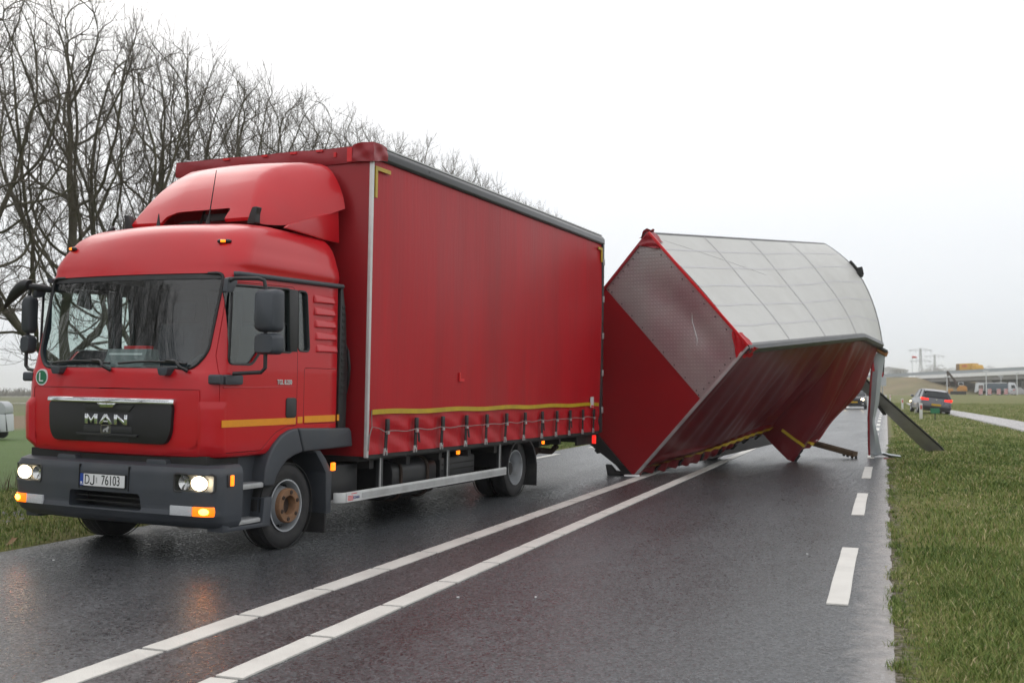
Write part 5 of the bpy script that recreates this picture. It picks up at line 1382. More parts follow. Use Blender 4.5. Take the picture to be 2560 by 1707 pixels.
# timber beam
t0 = at(1985, 1094, 23.2); t1 = at(2139, 1138, 22.3); t1.z = 0.085
tb = empty('timber_beam', (t1.x, t1.y, 0)); tag(tb, 'brown timber beam poking out from under the torn curtain onto the road', 'beam')
r0 = Vector((t1.x, t1.y, 0))
MB().obox(t0 - r0, t1 - r0, 0.24, 0.10).build('beam', M['timber'], tb, bevel=0.008)
for k in (0.80, 0.86, 0.93, 0.99):
    p = t0.lerp(t1, k) - r0
    MB().lathe([(-0.02, 0.0001), (-0.02, 0.03), (0.02, 0.03), (0.02, 0.0001)], (p.x, p.y - 0.06, max(0.03, p.z - 0.075)), 'x', 10).build('roller', M['under'], tb)
MB().obox(t0.lerp(t1, 0.05) - r0 + Vector((0, -0.10, 0.052)), t1 - r0 + Vector((0, -0.10, 0.052)), 0.03, 0.02).build('batten', M['timber'], tb)
# small pieces by the front corner
w0 = at(1543, 1186, 18.0); w0.z = 0
wd = MB().prism([(-0.16, 0.0), (0.20, 0.0), (0.16, 0.05), (-0.02, 0.07), (-0.10, 0.17), (-0.19, 0.18)], 'y', -0.12, 0.12).build('wheel_chock', M['rubber'], bevel=0.012, loc=tuple(w0), rot=(0, 0, R(-10)))
tag(wd, 'black rubber chock lying on the road under the tipped trailer corner', 'chock')
w1 = at(1580, 1192, 17.5); w1.z = 0.012
wp = MB().prism([(-0.13, -0.04), (0.11, -0.03), (0.13, 0.02), (-0.02, 0.035), (-0.12, 0.02)], 'z', 0.0, 0.03).build('plastic_strip', M['white'], bevel=0.006, loc=tuple(w1), rot=(0, 0, R(-8)))
tag(wp, 'small white plastic strip lying on the road at the trailer corner', 'debris')
for i, (px, py) in enumerate(((1146, 1487), (1338, 1487), (2012, 1381), (144, 1396), (1440, 1255))):
    x = (px - 1280) / FPX; d = CAM_H / ((py - 975) / FPX)
    o = MB().prism(round_poly([(-0.010, -0.006), (0.012, -0.005), (0.008, 0.007), (-0.006, 0.005)], 0.002), 'z', 0, 0.006).build('plastic_chip', M['white'], loc=(x * d, d, 0.001), rot=(0, 0, i))
    tag(o, 'tiny white plastic chip lying on the wet asphalt', 'debris', 'plastic chips scattered on the road')
x, y = (35 - 1280) / FPX, CAM_H / ((1362 - 975) / FPX)
lf = MB().grid(lambda u, v: (0.05 * (u - 0.5) + 0.02 * v, 0.10 * (v - 0.5), 0.02 + 0.05 * v * v + 0.02 * abs(u - 0.5)), 6, 6).build('dead_leaf', plain('dead_leaf_brown', (0.22, 0.13, 0.06), 0.7), loc=(x * y, y, 0.0), fix=False)
tag(lf, 'curled brown dead leaf at the edge of the left verge', 'leaf')
# ------------------------------------------------------------------ background things
def gz(x, y):
    s, t = to_st(x, y); return float(terrain(np.array([s]), np.array([t]))[0])
def gp(px, dep, zoff=0.0):
    """ground point seen in photo column px at distance dep"""
    x = (px - 1280) / FPX * dep * (math.cos(PITCH)) ; return Vector((x, dep, gz(x, dep) + zoff))
M['car_grey'] = plain('metallic_grey_paint', (0.13, 0.132, 0.15), 0.3, metal=0.3, var=0.04, coat=0.5)
M['car_dark'] = plain('dark_car_paint', (0.035, 0.036, 0.04), 0.3, metal=0.3, var=0.04, coat=0.5)
M['car_glass'] = plain('dark_car_glass', (0.015, 0.02, 0.024), 0.08, var=0.05)
M['plate_yellow'] = plain('yellow_number_plate', (0.55, 0.33, 0.01), 0.4, var=0.04)
M['galv'] = plain('galvanised_steel', (0.32, 0.35, 0.38), 0.5, metal=0.3, var=0.12)
M['concrete'] = plain('pale_concrete', (0.46, 0.45, 0.46), 0.8, var=0.08, vscale=0.3)
M['concrete_dk'] = plain('weathered_concrete', (0.22, 0.215, 0.21), 0.85, var=0.12, vscale=0.25)
M['post_white'] = plain('post_white', (0.62, 0.62, 0.60), 0.5, var=0.08, vscale=8)
M['post_red'] = plain('post_red_reflector', (0.55, 0.05, 0.04), 0.4, var=0.05)
M['truck_yellow'] = plain('freight_yellow', (0.55, 0.30, 0.02), 0.45, var=0.06)
M['machine_orange'] = plain('excavator_orange', (0.50, 0.23, 0.05), 0.5, var=0.1)
M['white_paint'] = plain('vehicle_white', (0.60, 0.62, 0.65), 0.4, var=0.05)
M['tank_blue'] = plain('tank_dark_blue', (0.07, 0.10, 0.13), 0.4, var=0.1)
M['sign_back'] = plain('sign_grey', (0.42, 0.44, 0.46), 0.5, var=0.05)
M['pylon'] = plain('pylon_steel', (0.18, 0.19, 0.20), 0.6, var=0.05)

# --- cars, local y = forward, origin on the ground in the middle
def car(name, loc, rz, roll, mats, lights, label, cat='car', suv=0.0):
    r = empty(name, loc, rz); r.rotation_euler = (0, roll, rz); tag(r, label, cat)
    H = 1.44 + suv; L2 = 2.15; hw = 0.88
    # lower body: rings along y
    ys = [-2.14, -2.10, -1.95, -1.6, -0.9, 0.2, 1.0, 1.55, 1.95, 2.12, 2.15]
    zb = [0.34, 0.27, 0.22, 0.20, 0.18, 0.18, 0.18, 0.20, 0.22, 0.30, 0.36]
    zt = [0.62, 0.92, 0.97, 0.98, 0.97, 0.95, 0.93, 0.88, 0.78, 0.66, 0.55]
    ww = [0.70, 0.80, 0.86, 0.885, 0.89, 0.89, 0.885, 0.87, 0.82, 0.72, 0.62]
    rings = []
    for y, b, t, w in zip(ys, zb, zt, ww):
        t += suv * 0.6; rings.append([(-w * 0.9, y, b), (-w, y, b + 0.12), (-w, y, b + (t - b) * 0.55), (-w * 0.96, y, t - 0.05), (-w * 0.86, y, t), (w * 0.86, y, t), (w * 0.96, y, t - 0.05), (w, y, b + (t - b) * 0.55), (w, y, b + 0.12), (w * 0.9, y, b)])
    body = MB().loft(rings).build('body', mats, r, bevel=0.0, smooth=50)
    # greenhouse: glass block with roof skin and pillars
    base = 0.93 + suv * 0.6
    gh = [(-1.98, base, -1.98, base), (-1.55, H - 0.10, 0, 0)]
    prof = [(-2.02, base), (-1.78, base + 0.22), (-1.42, H - 0.06), (-0.9, H), (-0.1, H), (0.35, H - 0.06), (1.05, base)]
    gr_ = []
    for y, z in prof:
        w = 0.80 - 0.18 * (z - base) / (H - base)
        gr_.append([(-w, y, z), (w, y, z), (0.80 * 0.98, y * 0.9, base - 0.05), (-0.80 * 0.98, y * 0.9, base - 0.05)])
    MB().loft(gr_).build('cabin_glass', M['car_glass'], r)
    rs_ = []
    for y, z in ((-1.70, H - 0.11), (-1.46, H - 0.045), (-0.9, H + 0.012), (-0.1, H + 0.012), (0.38, H - 0.05)):
        w = 0.635 if y > -1.6 else 0.60
        rs_.append([(-w, y, z - 0.04), (-w * 0.92, y, z), (0, y, z + 0.015), (w * 0.92, y, z), (w, y, z - 0.04)])
    MB().loft(rs_, close=False, cap=False).build('roof', mats, r, fix=False)
    for s in (1, -1):
        for (y0, z0), (y1, z1), wd in (((0.98, base), (0.36, H - 0.05), 0.06), ((-2.0, base + 0.02), (-1.45, H - 0.06), 0.10), ((-0.5, base), (-0.5, H - 0.01), 0.05)):
            MB().obox((s * 0.795, y0, z0), (s * 0.635, y1, z1), wd, 0.03, (1, 0, 0)).build('pillar', mats, r)
        mr_ = MB().box(*sorted((s * 0.86, s * 1.02)), 0.72, 0.86, base - 0.02, base + 0.12).build('mirror', mats, r, bevel=0.03)
        for y in (-1.32, 1.32):
            w = MB().lathe([(-0.10, 0.19), (-0.10, 0.30), (-0.08, 0.325), (0.08, 0.325), (0.10, 0.30), (0.10, 0.19)], (s * 0.79, y, 0.325), 'x', 24).build('wheel', M['rubber'], r)
            MB().lathe([(s * 0.06, 0.0001), (s * 0.07, 0.08), (s * 0.09, 0.19), (s * 0.10, 0.20), (s * 0.06, 0.21)], (s * 0.79, y, 0.325), 'x', 16).build('rim', M['silver'], w)
    lights(r)
    return r
def hatch_lights(r):
    for s in (1, -1):
        MB().prism([(s * 0.42, 0.79), (s * 0.83, 0.77), (s * 0.87, 0.88), (s * 0.83, 0.93), (s * 0.43, 0.90)], 'y', -2.13, -2.02).build('tail_light', M['lamp_red'], r, bevel=0.01)
        MB().box(*sorted((s * 0.80, s * 0.875)), -2.10, -2.00, 0.86, 0.925).build('indicator', M['lamp_amber_soft'], r, bevel=0.01)
    MB().prism([(-0.66, 0.98), (0.66, 0.98), (0.56, 1.30), (0.40, 1.33), (-0.40, 1.33), (-0.56, 1.30)], 'y', -2.02, -1.96).build('rear_window', M['car_glass'], r).data.transform(Matrix.Translation((0, 0.02, 0)) @ Matrix.Translation((0, -2.0, 0.98)) @ Matrix.Rotation(R(-28), 4, 'X') @ Matrix.Translation((0, 2.0, -0.98)))
    MB().prism([(-0.80, 0.30), (0.80, 0.30), (0.84, 0.46), (-0.84, 0.46)], 'y', -2.16, -2.05).build('rear_bumper', M['plastic_dk'], r, bevel=0.02)
    MB().box(-0.26, 0.26, -2.185, -2.15, 0.50, 0.61).build('number_plate', M['plate_yellow'], r)
    MB().box(-0.35, 0.35, -2.12, -2.08, 0.62, 0.76).build('tailgate_recess', M['car_grey'], r, bevel=0.03)
    MB().lathe([(0, 0.0001), (0, 0.045), (0.02, 0.05)], (0, -2.13, 0.86), 'y', 14).build('emblem', M['chrome'], r)
    for s in (1, -1):
        MB().box(*sorted((s * 0.55, s * 0.80)), 2.02, 2.16, 0.62, 0.74).build('headlight', M['reflector'], r, bevel=0.02)
    MB().box(-0.90, -0.84, 1.92, 1.99, 0.62, 0.68).build('headlight_edge', M['lamp_white'], r, bevel=0.02)
hx, hy = 24.95, 62.6
car('parked_hatchback', (hx, hy, gz(hx, hy) + 0.02), -R(13), R(6.5), M['car_grey'], hatch_lights, 'grey hatchback with red tail lights parked half on the verge and cycle path')
def front_lights(r):
    for s in (1, -1):
        MB().lathe([(0.03, 0.0001), (0.03, 0.10), (-0.02, 0.11)], (s * 0.62, 2.10, 0.74), 'y', 18).build('headlight', M['lamp_white'], r)
        MB().box(*sorted((s * 0.55, s * 0.72)), 2.12, 2.2, 0.36, 0.42).build('fog_lamp', M['lamp_white'] if s > 2 else M['reflector'], r, bevel=0.01)
    MB().prism(rrect(-0.45, 0.45, 0.55, 0.75, 0.04), 'y', 2.05, 2.17).build('grille', M['black'], r, bevel=0.01)
    MB().box(-0.26, 0.26, 2.165, 2.19, 0.48, 0.59).build('number_plate', M['plate_yellow'], r)
    MB().box(-0.84, 0.84, 2.08, 2.18, 0.20, 0.32).build('front_bumper', M['plastic_dk'], r, bevel=0.03)
ox = st(-2.35, 86.5)
car('oncoming_car', (ox.x, ox.y, 0.0), R(180) - RA, 0, M['car_dark'], front_lights, 'dark car with lit headlights waiting on the road behind the trailer', suv=0.12)

# --- reflector posts
def marker_post(px, py, lean=0.0, label='', h=0.80):
    d = CAM_H / ((py - 975) / FPX); x = (px - 1280) / FPX * d
    r = empty('marker_post', (x, d, gz(x, d) - 0.03)); r.rotation_euler = (0, lean, 0)
    tag(r, label, 'marker post', 'white reflector posts along the verge')
    MB().prism(round_poly([(-0.075, -0.045), (0.075, -0.045), (0.055, 0.06), (-0.055, 0.06)], 0.02), 'z', 0.0, h).build('post', M['post_white'], r, bevel=0.012)
    MB().box(-0.045, 0.045, -0.052, -0.044, h - 0.30, h - 0.10).build('reflector', M['post_red'], r)
marker_post(2300, 1049, 0, 'upright white reflector post standing beside the small green sign', 0.82)
marker_post(2254, 1024, 0, 'upright white reflector post standing alone left of the parked car', 0.84)
marker_post(2224, 1006, 0, 'distant white reflector post partly hidden by the leaning side board', 0.9)
marker_post(2286, 1033, R(14), 'crooked white reflector post leaning in front of the parked car', 0.85)
d = CAM_H / ((1051 - 975) / FPX); x = (2335 - 1280) / FPX * d
r = empty('verge_sign', (x, d, gz(x, d) - 0.02)); tag(r, 'small green sign plate on a thin short post in the grass', 'sign')
MB().tube([(0, 0, 0), (0.01, 0, 0.45)], 0.022, 6).build('post', M['under'], r)
MB().prism(rrect(-0.22, 0.22, 0.34, 0.58, 0.03), 'y', -0.03, -0.015).build('plate', M['green'], r)
# road sign seen from behind, right of the road
p = gp(2206, 84); r = empty('road_sign', tuple(p)); tag(r, 'grey back of a road sign on a post beyond the trailer', 'sign')
MB().tube([(0, 0, 0), (0, 0, 2.6)], 0.04, 8).build('post', M['galv'], r)
MB().prism(rrect(-0.30, 0.30, 1.85, 2.55, 0.04), 'y', -0.045, -0.06).build('plate', M['sign_back'], r)

# --- bridge, in its own frame: k runs from near right (0) to far left
P1 = Vector((132.4, 270, 0)); KD = Vector((-0.237, 0.9715, 0)).normalized(); KN = Vector((KD.y, -KD.x, 0))   # KN: away to the right
def bk(k, n, z): return P1 + KD * k + KN * n + Vector((0, 0, z))
def ztop(k): return 6.40 + (5.72 - 6.40) * k / 44
bo = P1 - KD * 0
bridge = empty('highway_bridge', tuple(P1)); tag(bridge, 'pale concrete highway bridge with grey guard rail beyond the field', 'bridge')
def bb(mb, name, mat, **kw):
    mb.v = [tuple(Vector(p) - P1) for p in mb.v]
    return mb.build(name, mat, bridge, **kw)
def seg(n0, n1, za, zb, k0=-70, k1=46):
    m = MB()
    return m.loft([[bk(k, n0, ztop(k) + za), bk(k, n1, ztop(k) + za), bk(k, n1, ztop(k) + zb), bk(k, n0, ztop(k) + zb)] for k in (k0, k1)])
M['fascia'] = plain('white_fascia', (0.72, 0.73, 0.74), 0.7, var=0.06, vscale=0.3)
bb(seg(0.0, 0.5, -0.85, 0.12), 'parapet', M['fascia'])
bb(seg(0.3, 12, -0.75, -0.35), 'deck', M['concrete_dk'])
for n0 in (0.35, 3.6, 6.4, 9.2):
    bb(seg(n0, n0 + 1.2, -1.95, -0.7501), 'girder', M['concrete_dk'])
bb(seg(12, 12.5, -0.95, 0.0), 'parapet', M['concrete'])
bb(seg(0.15, 0.25, 0.16, 0.95, -70, 150), 'guard_rail', M['galv'])
bb(seg(0.10, 0.30, 0.9501, 1.05, -70, 150), 'guard_rail', M['galv'])
for k in range(-68, 150, 6):
    bb(MB().obox(bk(k, 0.3, ztop(k)), bk(k, 0.3, ztop(k) + 0.95), 0.1, 0.1), 'rail_post', M['galv'])
for k in (14, -20, -54):
    for n in (2, 6, 10):
        bb(MB().lathe([(0, 0.5), (ztop(k) - 1.75, 0.5)], tuple(bk(k, n, 0)), 'z', 12), 'pier', M['concrete_dk'])
    bb(MB().obox(bk(k, 0.8, ztop(k) - 2.1), bk(k, 11, ztop(k) - 2.1), 1.2, 0.7), 'pier_cap', M['concrete_dk'])
bb(MB().loft([[bk(k, 15, -0.5), bk(k, 15.5, -0.5), bk(k, 15.5, ztop(k) + 0.5), bk(k, 15, ztop(k) + 0.5)] for k in (-80, 46)]), 'retaining_wall', M['concrete_dk'])
bb(MB().loft([[bk(k, 0.2, -0.2), bk(k, 12, -0.2), bk(k, 12, ztop(44) - 0.76), bk(k, 0.2, ztop(44) - 0.76)] for k in (44, 46)]), 'abutment', M['concrete_dk'])
# embankment carrying the approach road
def emb(u, v):
    k = 10 + 290 * u; n = -34 + 80 * v
    dk = max(0, 46 - k); dn = max(0, -1 - n, n - 13)
    d = math.hypot(dk * 0.62, dn)
    z = 5.45 * (1 - min(1, d / 17.0)) + 0.18 * math.sin(k * 0.3 + n * 0.2) * (d > 0.5) * (d < 16) - 0.35
    return tuple(bk(k, n, z + 0.3))
M['emb'] = plain('embankment_grass', (0.185, 0.145, 0.08), 0.9, var=0.3, vscale=0.12, dirt=(0.12, 0.125, 0.045), dirt_amt=0.9)
e = MB().grid(emb, 90, 60).build('embankment', M['emb'], fix=False); tag(e, 'brownish grass embankment carrying the road up to the bridge', None, kind='structure')
# yellow freight truck on the bridge
p = bk(25.5, 3.2, ztop(25.5) - 0.33); ang = math.atan2(KD.y, KD.x) - R(90)
r = empty('freight_truck', tuple(p), ang); tag(r, 'yellow freight truck driving over the highway bridge', 'truck')
MB().box(-1.25, 1.25, -2.2, 4.2, 1.05, 3.3).build('trailer_box', M['truck_yellow'], r, bevel=0.05)
MB().box(-1.27, 1.27, 2.7, 4.22, 1.2, 3.25).build('dark_panel', plain('freight_dark', (0.18, 0.10, 0.03), 0.5), r)
MB().box(-1.285, 1.285, -0.6, 1.6, 2.3, 2.9).build('red_stripe', plain('freight_red', (0.50, 0.12, 0.03), 0.5, var=0.4, vscale=1.2), r)
MB().prism([(-4.5, 0.5), (-2.4, 0.5), (-2.4, 2.9), (-4.0, 2.8), (-4.5, 2.0)], 'x', -1.2, 1.2).build('cab', M['truck_yellow'], r, bevel=0.08)
for y in (-3.4, 1.8, 3.1):
    for s in (1, -1):
        MB().lathe([(-0.15, 0.0001), (-0.15, 0.5), (0.15, 0.5), (0.15, 0.0001)], (s * 1.05, y, 0.5), 'x', 14).build('wheel', M['rubber'], r)
MB().box(-0.5, 0.5, -4, 4.1, 0.7, 1.05).build('chassis', M['under'], r)

# --- tanker truck by the bridge (side-on, cab to the right)
def side_frame(name, px0, px1, pyb, dep, label, cat):
    xm = (px0 + px1) / 2; p = at(xm, pyb, dep)
    r = empty(name, (p.x, p.y, p.z), -math.atan((xm - 1280) / FPX)); tag(r, label, cat); return r, (px1 - px0) / FPX * dep
r, L_ = side_frame('tank_truck', 2441, 2537, 987, 255, 'white and dark blue tank truck parked by the bridge', 'truck')
h = L_ / 2
MB().prism(round_poly([(-0.95, 1.1), (0.95, 1.1), (1.15, 2.0), (0.8, 2.75), (-0.8, 2.75), (-1.15, 2.0)], 0.3), 'x', -h + 2.3, h - 2.3).build('tank', M['tank_blue'], r, bevel=0.05) if False else None
def lx(mb, name, mat, **kw): return mb.build(name, mat, r, **kw)
lx(MB().prism(round_poly([(-1.15, 1.0), (1.15, 1.0), (1.2, 2.4), (0.7, 2.75), (-0.7, 2.75), (-1.2, 2.4)], 0.2), 'x', -h + 2.3, h - 2.0), 'tank', M['tank_blue'], bevel=0.04)
lx(MB().box(-h + 0.3, h - 2.2, -1.1, 1.1, 2.751, 2.95), 'top_rail', M['white_paint'], bevel=0.05)
lx(MB().prism([(-h, 0.6), (-h + 0.3, 0.6), (-h + 0.9, 1.0), (-h + 2.2, 1.0), (-h + 2.2, 2.75), (-h + 0.8, 3.05), (-h + 0.3, 2.7)], 'y', -1.1, 1.1), 'rear_unit', M['white_paint'], bevel=0.08)
lx(MB().prism([(-h + 0.9, 1.1), (-h + 2.0, 1.1), (-h + 2.0, 2.4), (-h + 1.0, 2.4)], 'y', -1.14, -1.09), 'rear_hatch', plain('hatch_brown', (0.16, 0.12, 0.11), 0.6))
lx(MB().prism([(h - 1.9, 0.55), (h - 0.1, 0.55), (h, 1.3), (h - 0.1, 2.0), (h - 0.4, 2.9), (h - 1.7, 3.05), (h - 1.9, 2.8)], 'y', -1.15, 1.15), 'cab', M['white_paint'], bevel=0.1)
lx(MB().prism([(h - 1.2, 1.6), (h - 0.25, 1.6), (h - 0.5, 2.4), (h - 1.2, 2.4)], 'y', -1.17, -1.14), 'window', M['car_glass'])
lx(MB().box(-h + 0.8, h - 0.3, -0.5, 0.5, 0.6, 0.98), 'chassis', M['under'])
for x in (-h + 1.5, -h + 2.9, h - 3.5, h - 1.0):
    for s in (1, -1):
        lx(MB().lathe([(-0.15, 0.0001), (-0.15, 0.5), (0.15, 0.5), (0.15, 0.0001)], (x, s * 1.0, 0.5), 'y', 16), 'wheel', M['rubber'])
# excavator
r, L_ = side_frame('excavator', 2374, 2416, 986, 235, 'orange excavator with its dark boom raised in front of the bridge', 'excavator')
lx(MB().box(-1.6, 1.7, -1.3, -0.7, 0, 0.75), 'track', M['under'], bevel=0.2, seg=3); lx(MB().box(-1.6, 1.7, 0.7, 1.3, 0, 0.75), 'track', M['under'], bevel=0.2, seg=3)
lx(MB().prism([(-0.2, 0.76), (1.9, 0.76), (1.9, 1.7), (1.4, 2.0), (0.4, 2.0), (-0.2, 1.4)], 'y', -1.2, 1.2), 'body', M['machine_orange'], bevel=0.08)
lx(MB().box(0.1, 1.2, -1.1, 0.1, 2.0, 2.75), 'cab', M['white_paint'], bevel=0.08); lx(MB().box(0.2, 1.1, -1.12, -1.10, 2.1, 2.65), 'window', M['car_glass'])
lx(MB().box(-2.0, -1.0, -1.0, 1.0, 0.2, 1.3), 'dozer_blade', M['machine_orange'], bevel=0.1)
lx(MB().obox((0.1, -0.2, 1.2), (-0.75, -0.2, 3.4), 0.45, 0.55).obox((-0.75, -0.2, 3.3), (-2.1, -0.2, 5.2), 0.40, 0.45), 'boom', M['rust_dk'], bevel=0.05)
lx(MB().obox((-2.1, -0.2, 5.3), (-1.9, -0.2, 2.9), 0.35, 0.40), 'stick', M['rust_dk'], bevel=0.05)
lx(MB().prism([(-2.3, 3.0), (-1.6, 3.0), (-1.3, 2.2), (-1.9, 1.7), (-2.4, 2.2)], 'y', -0.6, 0.4), 'bucket', M['rust_dk'], bevel=0.05)
# lamp posts and red-white beacons at the works
for px, top, dep, lab in ((2368, 943, 232, 'thin pale lamp post beside the excavator'), (2466, 929, 240, 'thin pale lamp post behind the tank truck roof'), (2503, 942, 262, 'short pale lamp post rising behind the tank'), (2543, 933, 245, 'thin pale lamp post in front of the truck cab')):
    p = gp(px, dep); zt = at(px, top, dep).z
    q = empty('lamp_post', tuple(p)); tag(q, lab, 'lamp post', 'lamp posts by the bridge')
    MB().tube([(0, 0, 0), (0, 0, zt - p.z)], [0.14, 0.09], 8).build('pole', M['white_paint'], q)
    MB().box(-0.6, 0.6, -0.15, 0.15, zt - p.z, zt - p.z + 0.22).build('lamp_head', M['white_paint'], q, bevel=0.05)
for px, blab in ((2452, 'behind the tail of the tank truck'), (2474, 'before the rear wheels of the tank truck'), (2497, 'before the middle of the blue tank'), (2515, 'just behind the tank truck cab'), (2537, 'before the front wheel of the tank truck')):
    p = at(px, 988, 250)
    q = empty('traffic_beacon', tuple(p)); tag(q, 'red and white warning beacon board ' + blab, 'beacon', 'warning beacons at the road works')
    MB().box(-0.45, 0.45, -0.05, 0.05, 0.2, 1.6).build('board', M['white_paint'], q)
    for k in range(3):
        MB().prism([(-0.45, 0.25 + 0.45 * k), (0.45, 0.45 + 0.45 * k), (0.45, 0.68 + 0.45 * k), (-0.45, 0.48 + 0.45 * k)], 'y', -0.06, -0.05).build('red_stripe', M['post_red'], q)
    MB().box(-0.4, 0.4, -0.3, 0.3, -0.1, 0.2).build('foot', M['under'], q)
# gravel heap right of the truck
p = at(2548, 984, 250)
hpm = MB().grid(lambda u, v: (5 * (u - 0.5), 4 * (v - 0.5), 1.7 * max(0, 1 - math.hypot((u - 0.5) * 2, (v - 0.5) * 2)) ** 0.8 + 0.1 * math.sin(u * 30) * math.sin(v * 23) - 0.1), 20, 20).build('gravel_heap', M['concrete_dk'], loc=tuple(p), fix=False)
tag(hpm, 'grey heap of gravel beside the tank truck', 'gravel heap')

# --- high-voltage pylons
def pylon(px, top, dep, label):
    b = at(px, 975, dep); b.z = 0
    H = at(px, top, dep).z
    r = empty('power_pylon', tuple(b)); tag(r, label, 'pylon', 'power pylons on the horizon')
    m = MB(); w0 = 4.5
    for s in (1, -1):
        for q in (1, -1):
            m.tube([(s * w0, q * w0, 0), (s * 1.1, q * 1.1, H * 0.62), (s * 0.7, q * 0.7, H)], 0.26, 4)
    for k in range(10):
        z0 = H * k / 10; z1 = H * (k + 1) / 10
        f0 = np.interp(z0, [0, H * .62, H], [w0, 1.1, .7]); f1 = np.interp(z1, [0, H * .62, H], [w0, 1.1, .7])
        for q in (1, -1):
            m.tube([(-f0, q * f0, z0), (f1, q * f1, z1)], 0.16, 3); m.tube([(f0, q * f0, z0), (-f1, q * f1, z1)], 0.16, 3)
    m.build('mast', M['pylon'], r)
    for z, w in ((H * 0.955, 13.5), (H * 0.70, 12.5)):
        a = MB()
        a.tube([(-w, 0, z), (0, 0.7, z)], 0.3, 4); a.tube([(w, 0, z), (0, 0.7, z)], 0.3, 4); a.tube([(-w, 0, z), (0, 0, z + 2.4)], 0.2, 4); a.tube([(w, 0, z), (0, 0, z + 2.4)], 0.2, 4)
        for k in (-0.8, -0.4, 0.4, 0.8): a.tube([(w * k, 0, z), (w * k * 0.9, 0, z + 2.4 * (1 - abs(k)))], 0.15, 3); a.tube([(w * k, 0, z), (w * k, 0, z - 2.2)], 0.22, 4)
        a.build('cross_arm', M['pylon'], r)
pylon(2303, 871, 1150, 'taller hazy power pylon with two cross arms behind the bridge')
pylon(2338, 887, 1330, 'smaller hazy power pylon standing right of the taller one')
# windsock
p = at(2281, 930, 420); r = empty('windsock', (p.x, p.y, 0)); tag(r, 'thin pole with a faded red windsock left of the pylon', 'windsock')
zz = at(2283, 893, 420).z
MB().tube([(0, 0, 0), (0, 0, zz + 0.4)], 0.12, 6).build('pole', M['white_paint'], r)
MB().tube([(0, 0, zz), (0.9, 0, zz + 0.1), (1.9, 0, zz - 0.1)], [0.5, 0.4, 0.25], 10).build('sleeve', M['post_red'], r)
# far white shed
p = at(2222, 962, 700); r = empty('white_shed', (p.x, p.y, 0), R(-20)); tag(r, 'long pale shed far away behind the embankment', 'shed')
MB().box(-12, 12, -8, 8, 0, 14).build('wall', M['white_paint'], r); MB().prism([(-12.5, 14), (12.5, 14), (12.5, 14.8), (0, 17), (-12.5, 14.8)], 'y', -8.4, 8.4).build('roof', M['concrete'], r)

# --- horse trailer on the low field at the left
p = Vector(((-8 - 1280) / FPX * 64, 64, -1.52)); r = empty('horse_trailer', tuple(p), R(10)); tag(r, 'pale grey horse trailer parked on the low field at the left', 'trailer')
MB().prism(round_poly([(-1.6, 0.45), (0.86, 0.45), (0.80, 1.5), (-1.6, 1.5)], 0.06), 'y', -0.85, 0.85).build('body', M['white_paint'], r, bevel=0.04)
MB().prism(round_poly([(-1.6, 1.5), (0.80, 1.5), (0.78, 2.0), (0.55, 2.28), (-1.4, 2.32), (-1.6, 2.2)], 0.15), 'y', -0.83, 0.83).build('canopy', M['sign_back'], r, bevel=0.08, seg=3)
MB().obox((0.90, -0.80, 0.5), (0.76, -0.80, 1.52), 0.06, 0.06).build('corner_post', M['under'], r)
for x in (-0.6, 0.15):
    for s in (1, -1):
        w = MB().lathe([(-0.1, 0.0001), (-0.1, 0.33), (0.1, 0.33), (0.1, 0.0001)], (x, s * 0.9, 0.33), 'y', 18).build('wheel', M['rubber'], r)
    MB().prism([(x - 0.38, 0.5), (x - 0.3, 0.72), (x + 0.3, 0.72), (x + 0.38, 0.5)], 'y', -1.02, -0.84).build('mudguard', M['under'], r)
MB().tube([(-1.6, 0, 0.5), (-2.9, 0, 0.5)], 0.05, 6).build('drawbar', M['under'], r)
# ------------------------------------------------------------------ bare trees
M['bark'] = plain('bark', (0.095, 0.086, 0.060), 0.9, var=0.35, vscale=3, bump=0.5, bscale=16, dirt=(0.085, 0.095, 0.035), dirt_amt=0.6)
M['twig'] = plain('twigs', (0.105, 0.09, 0.068), 0.9, var=0.25, vscale=1.0)

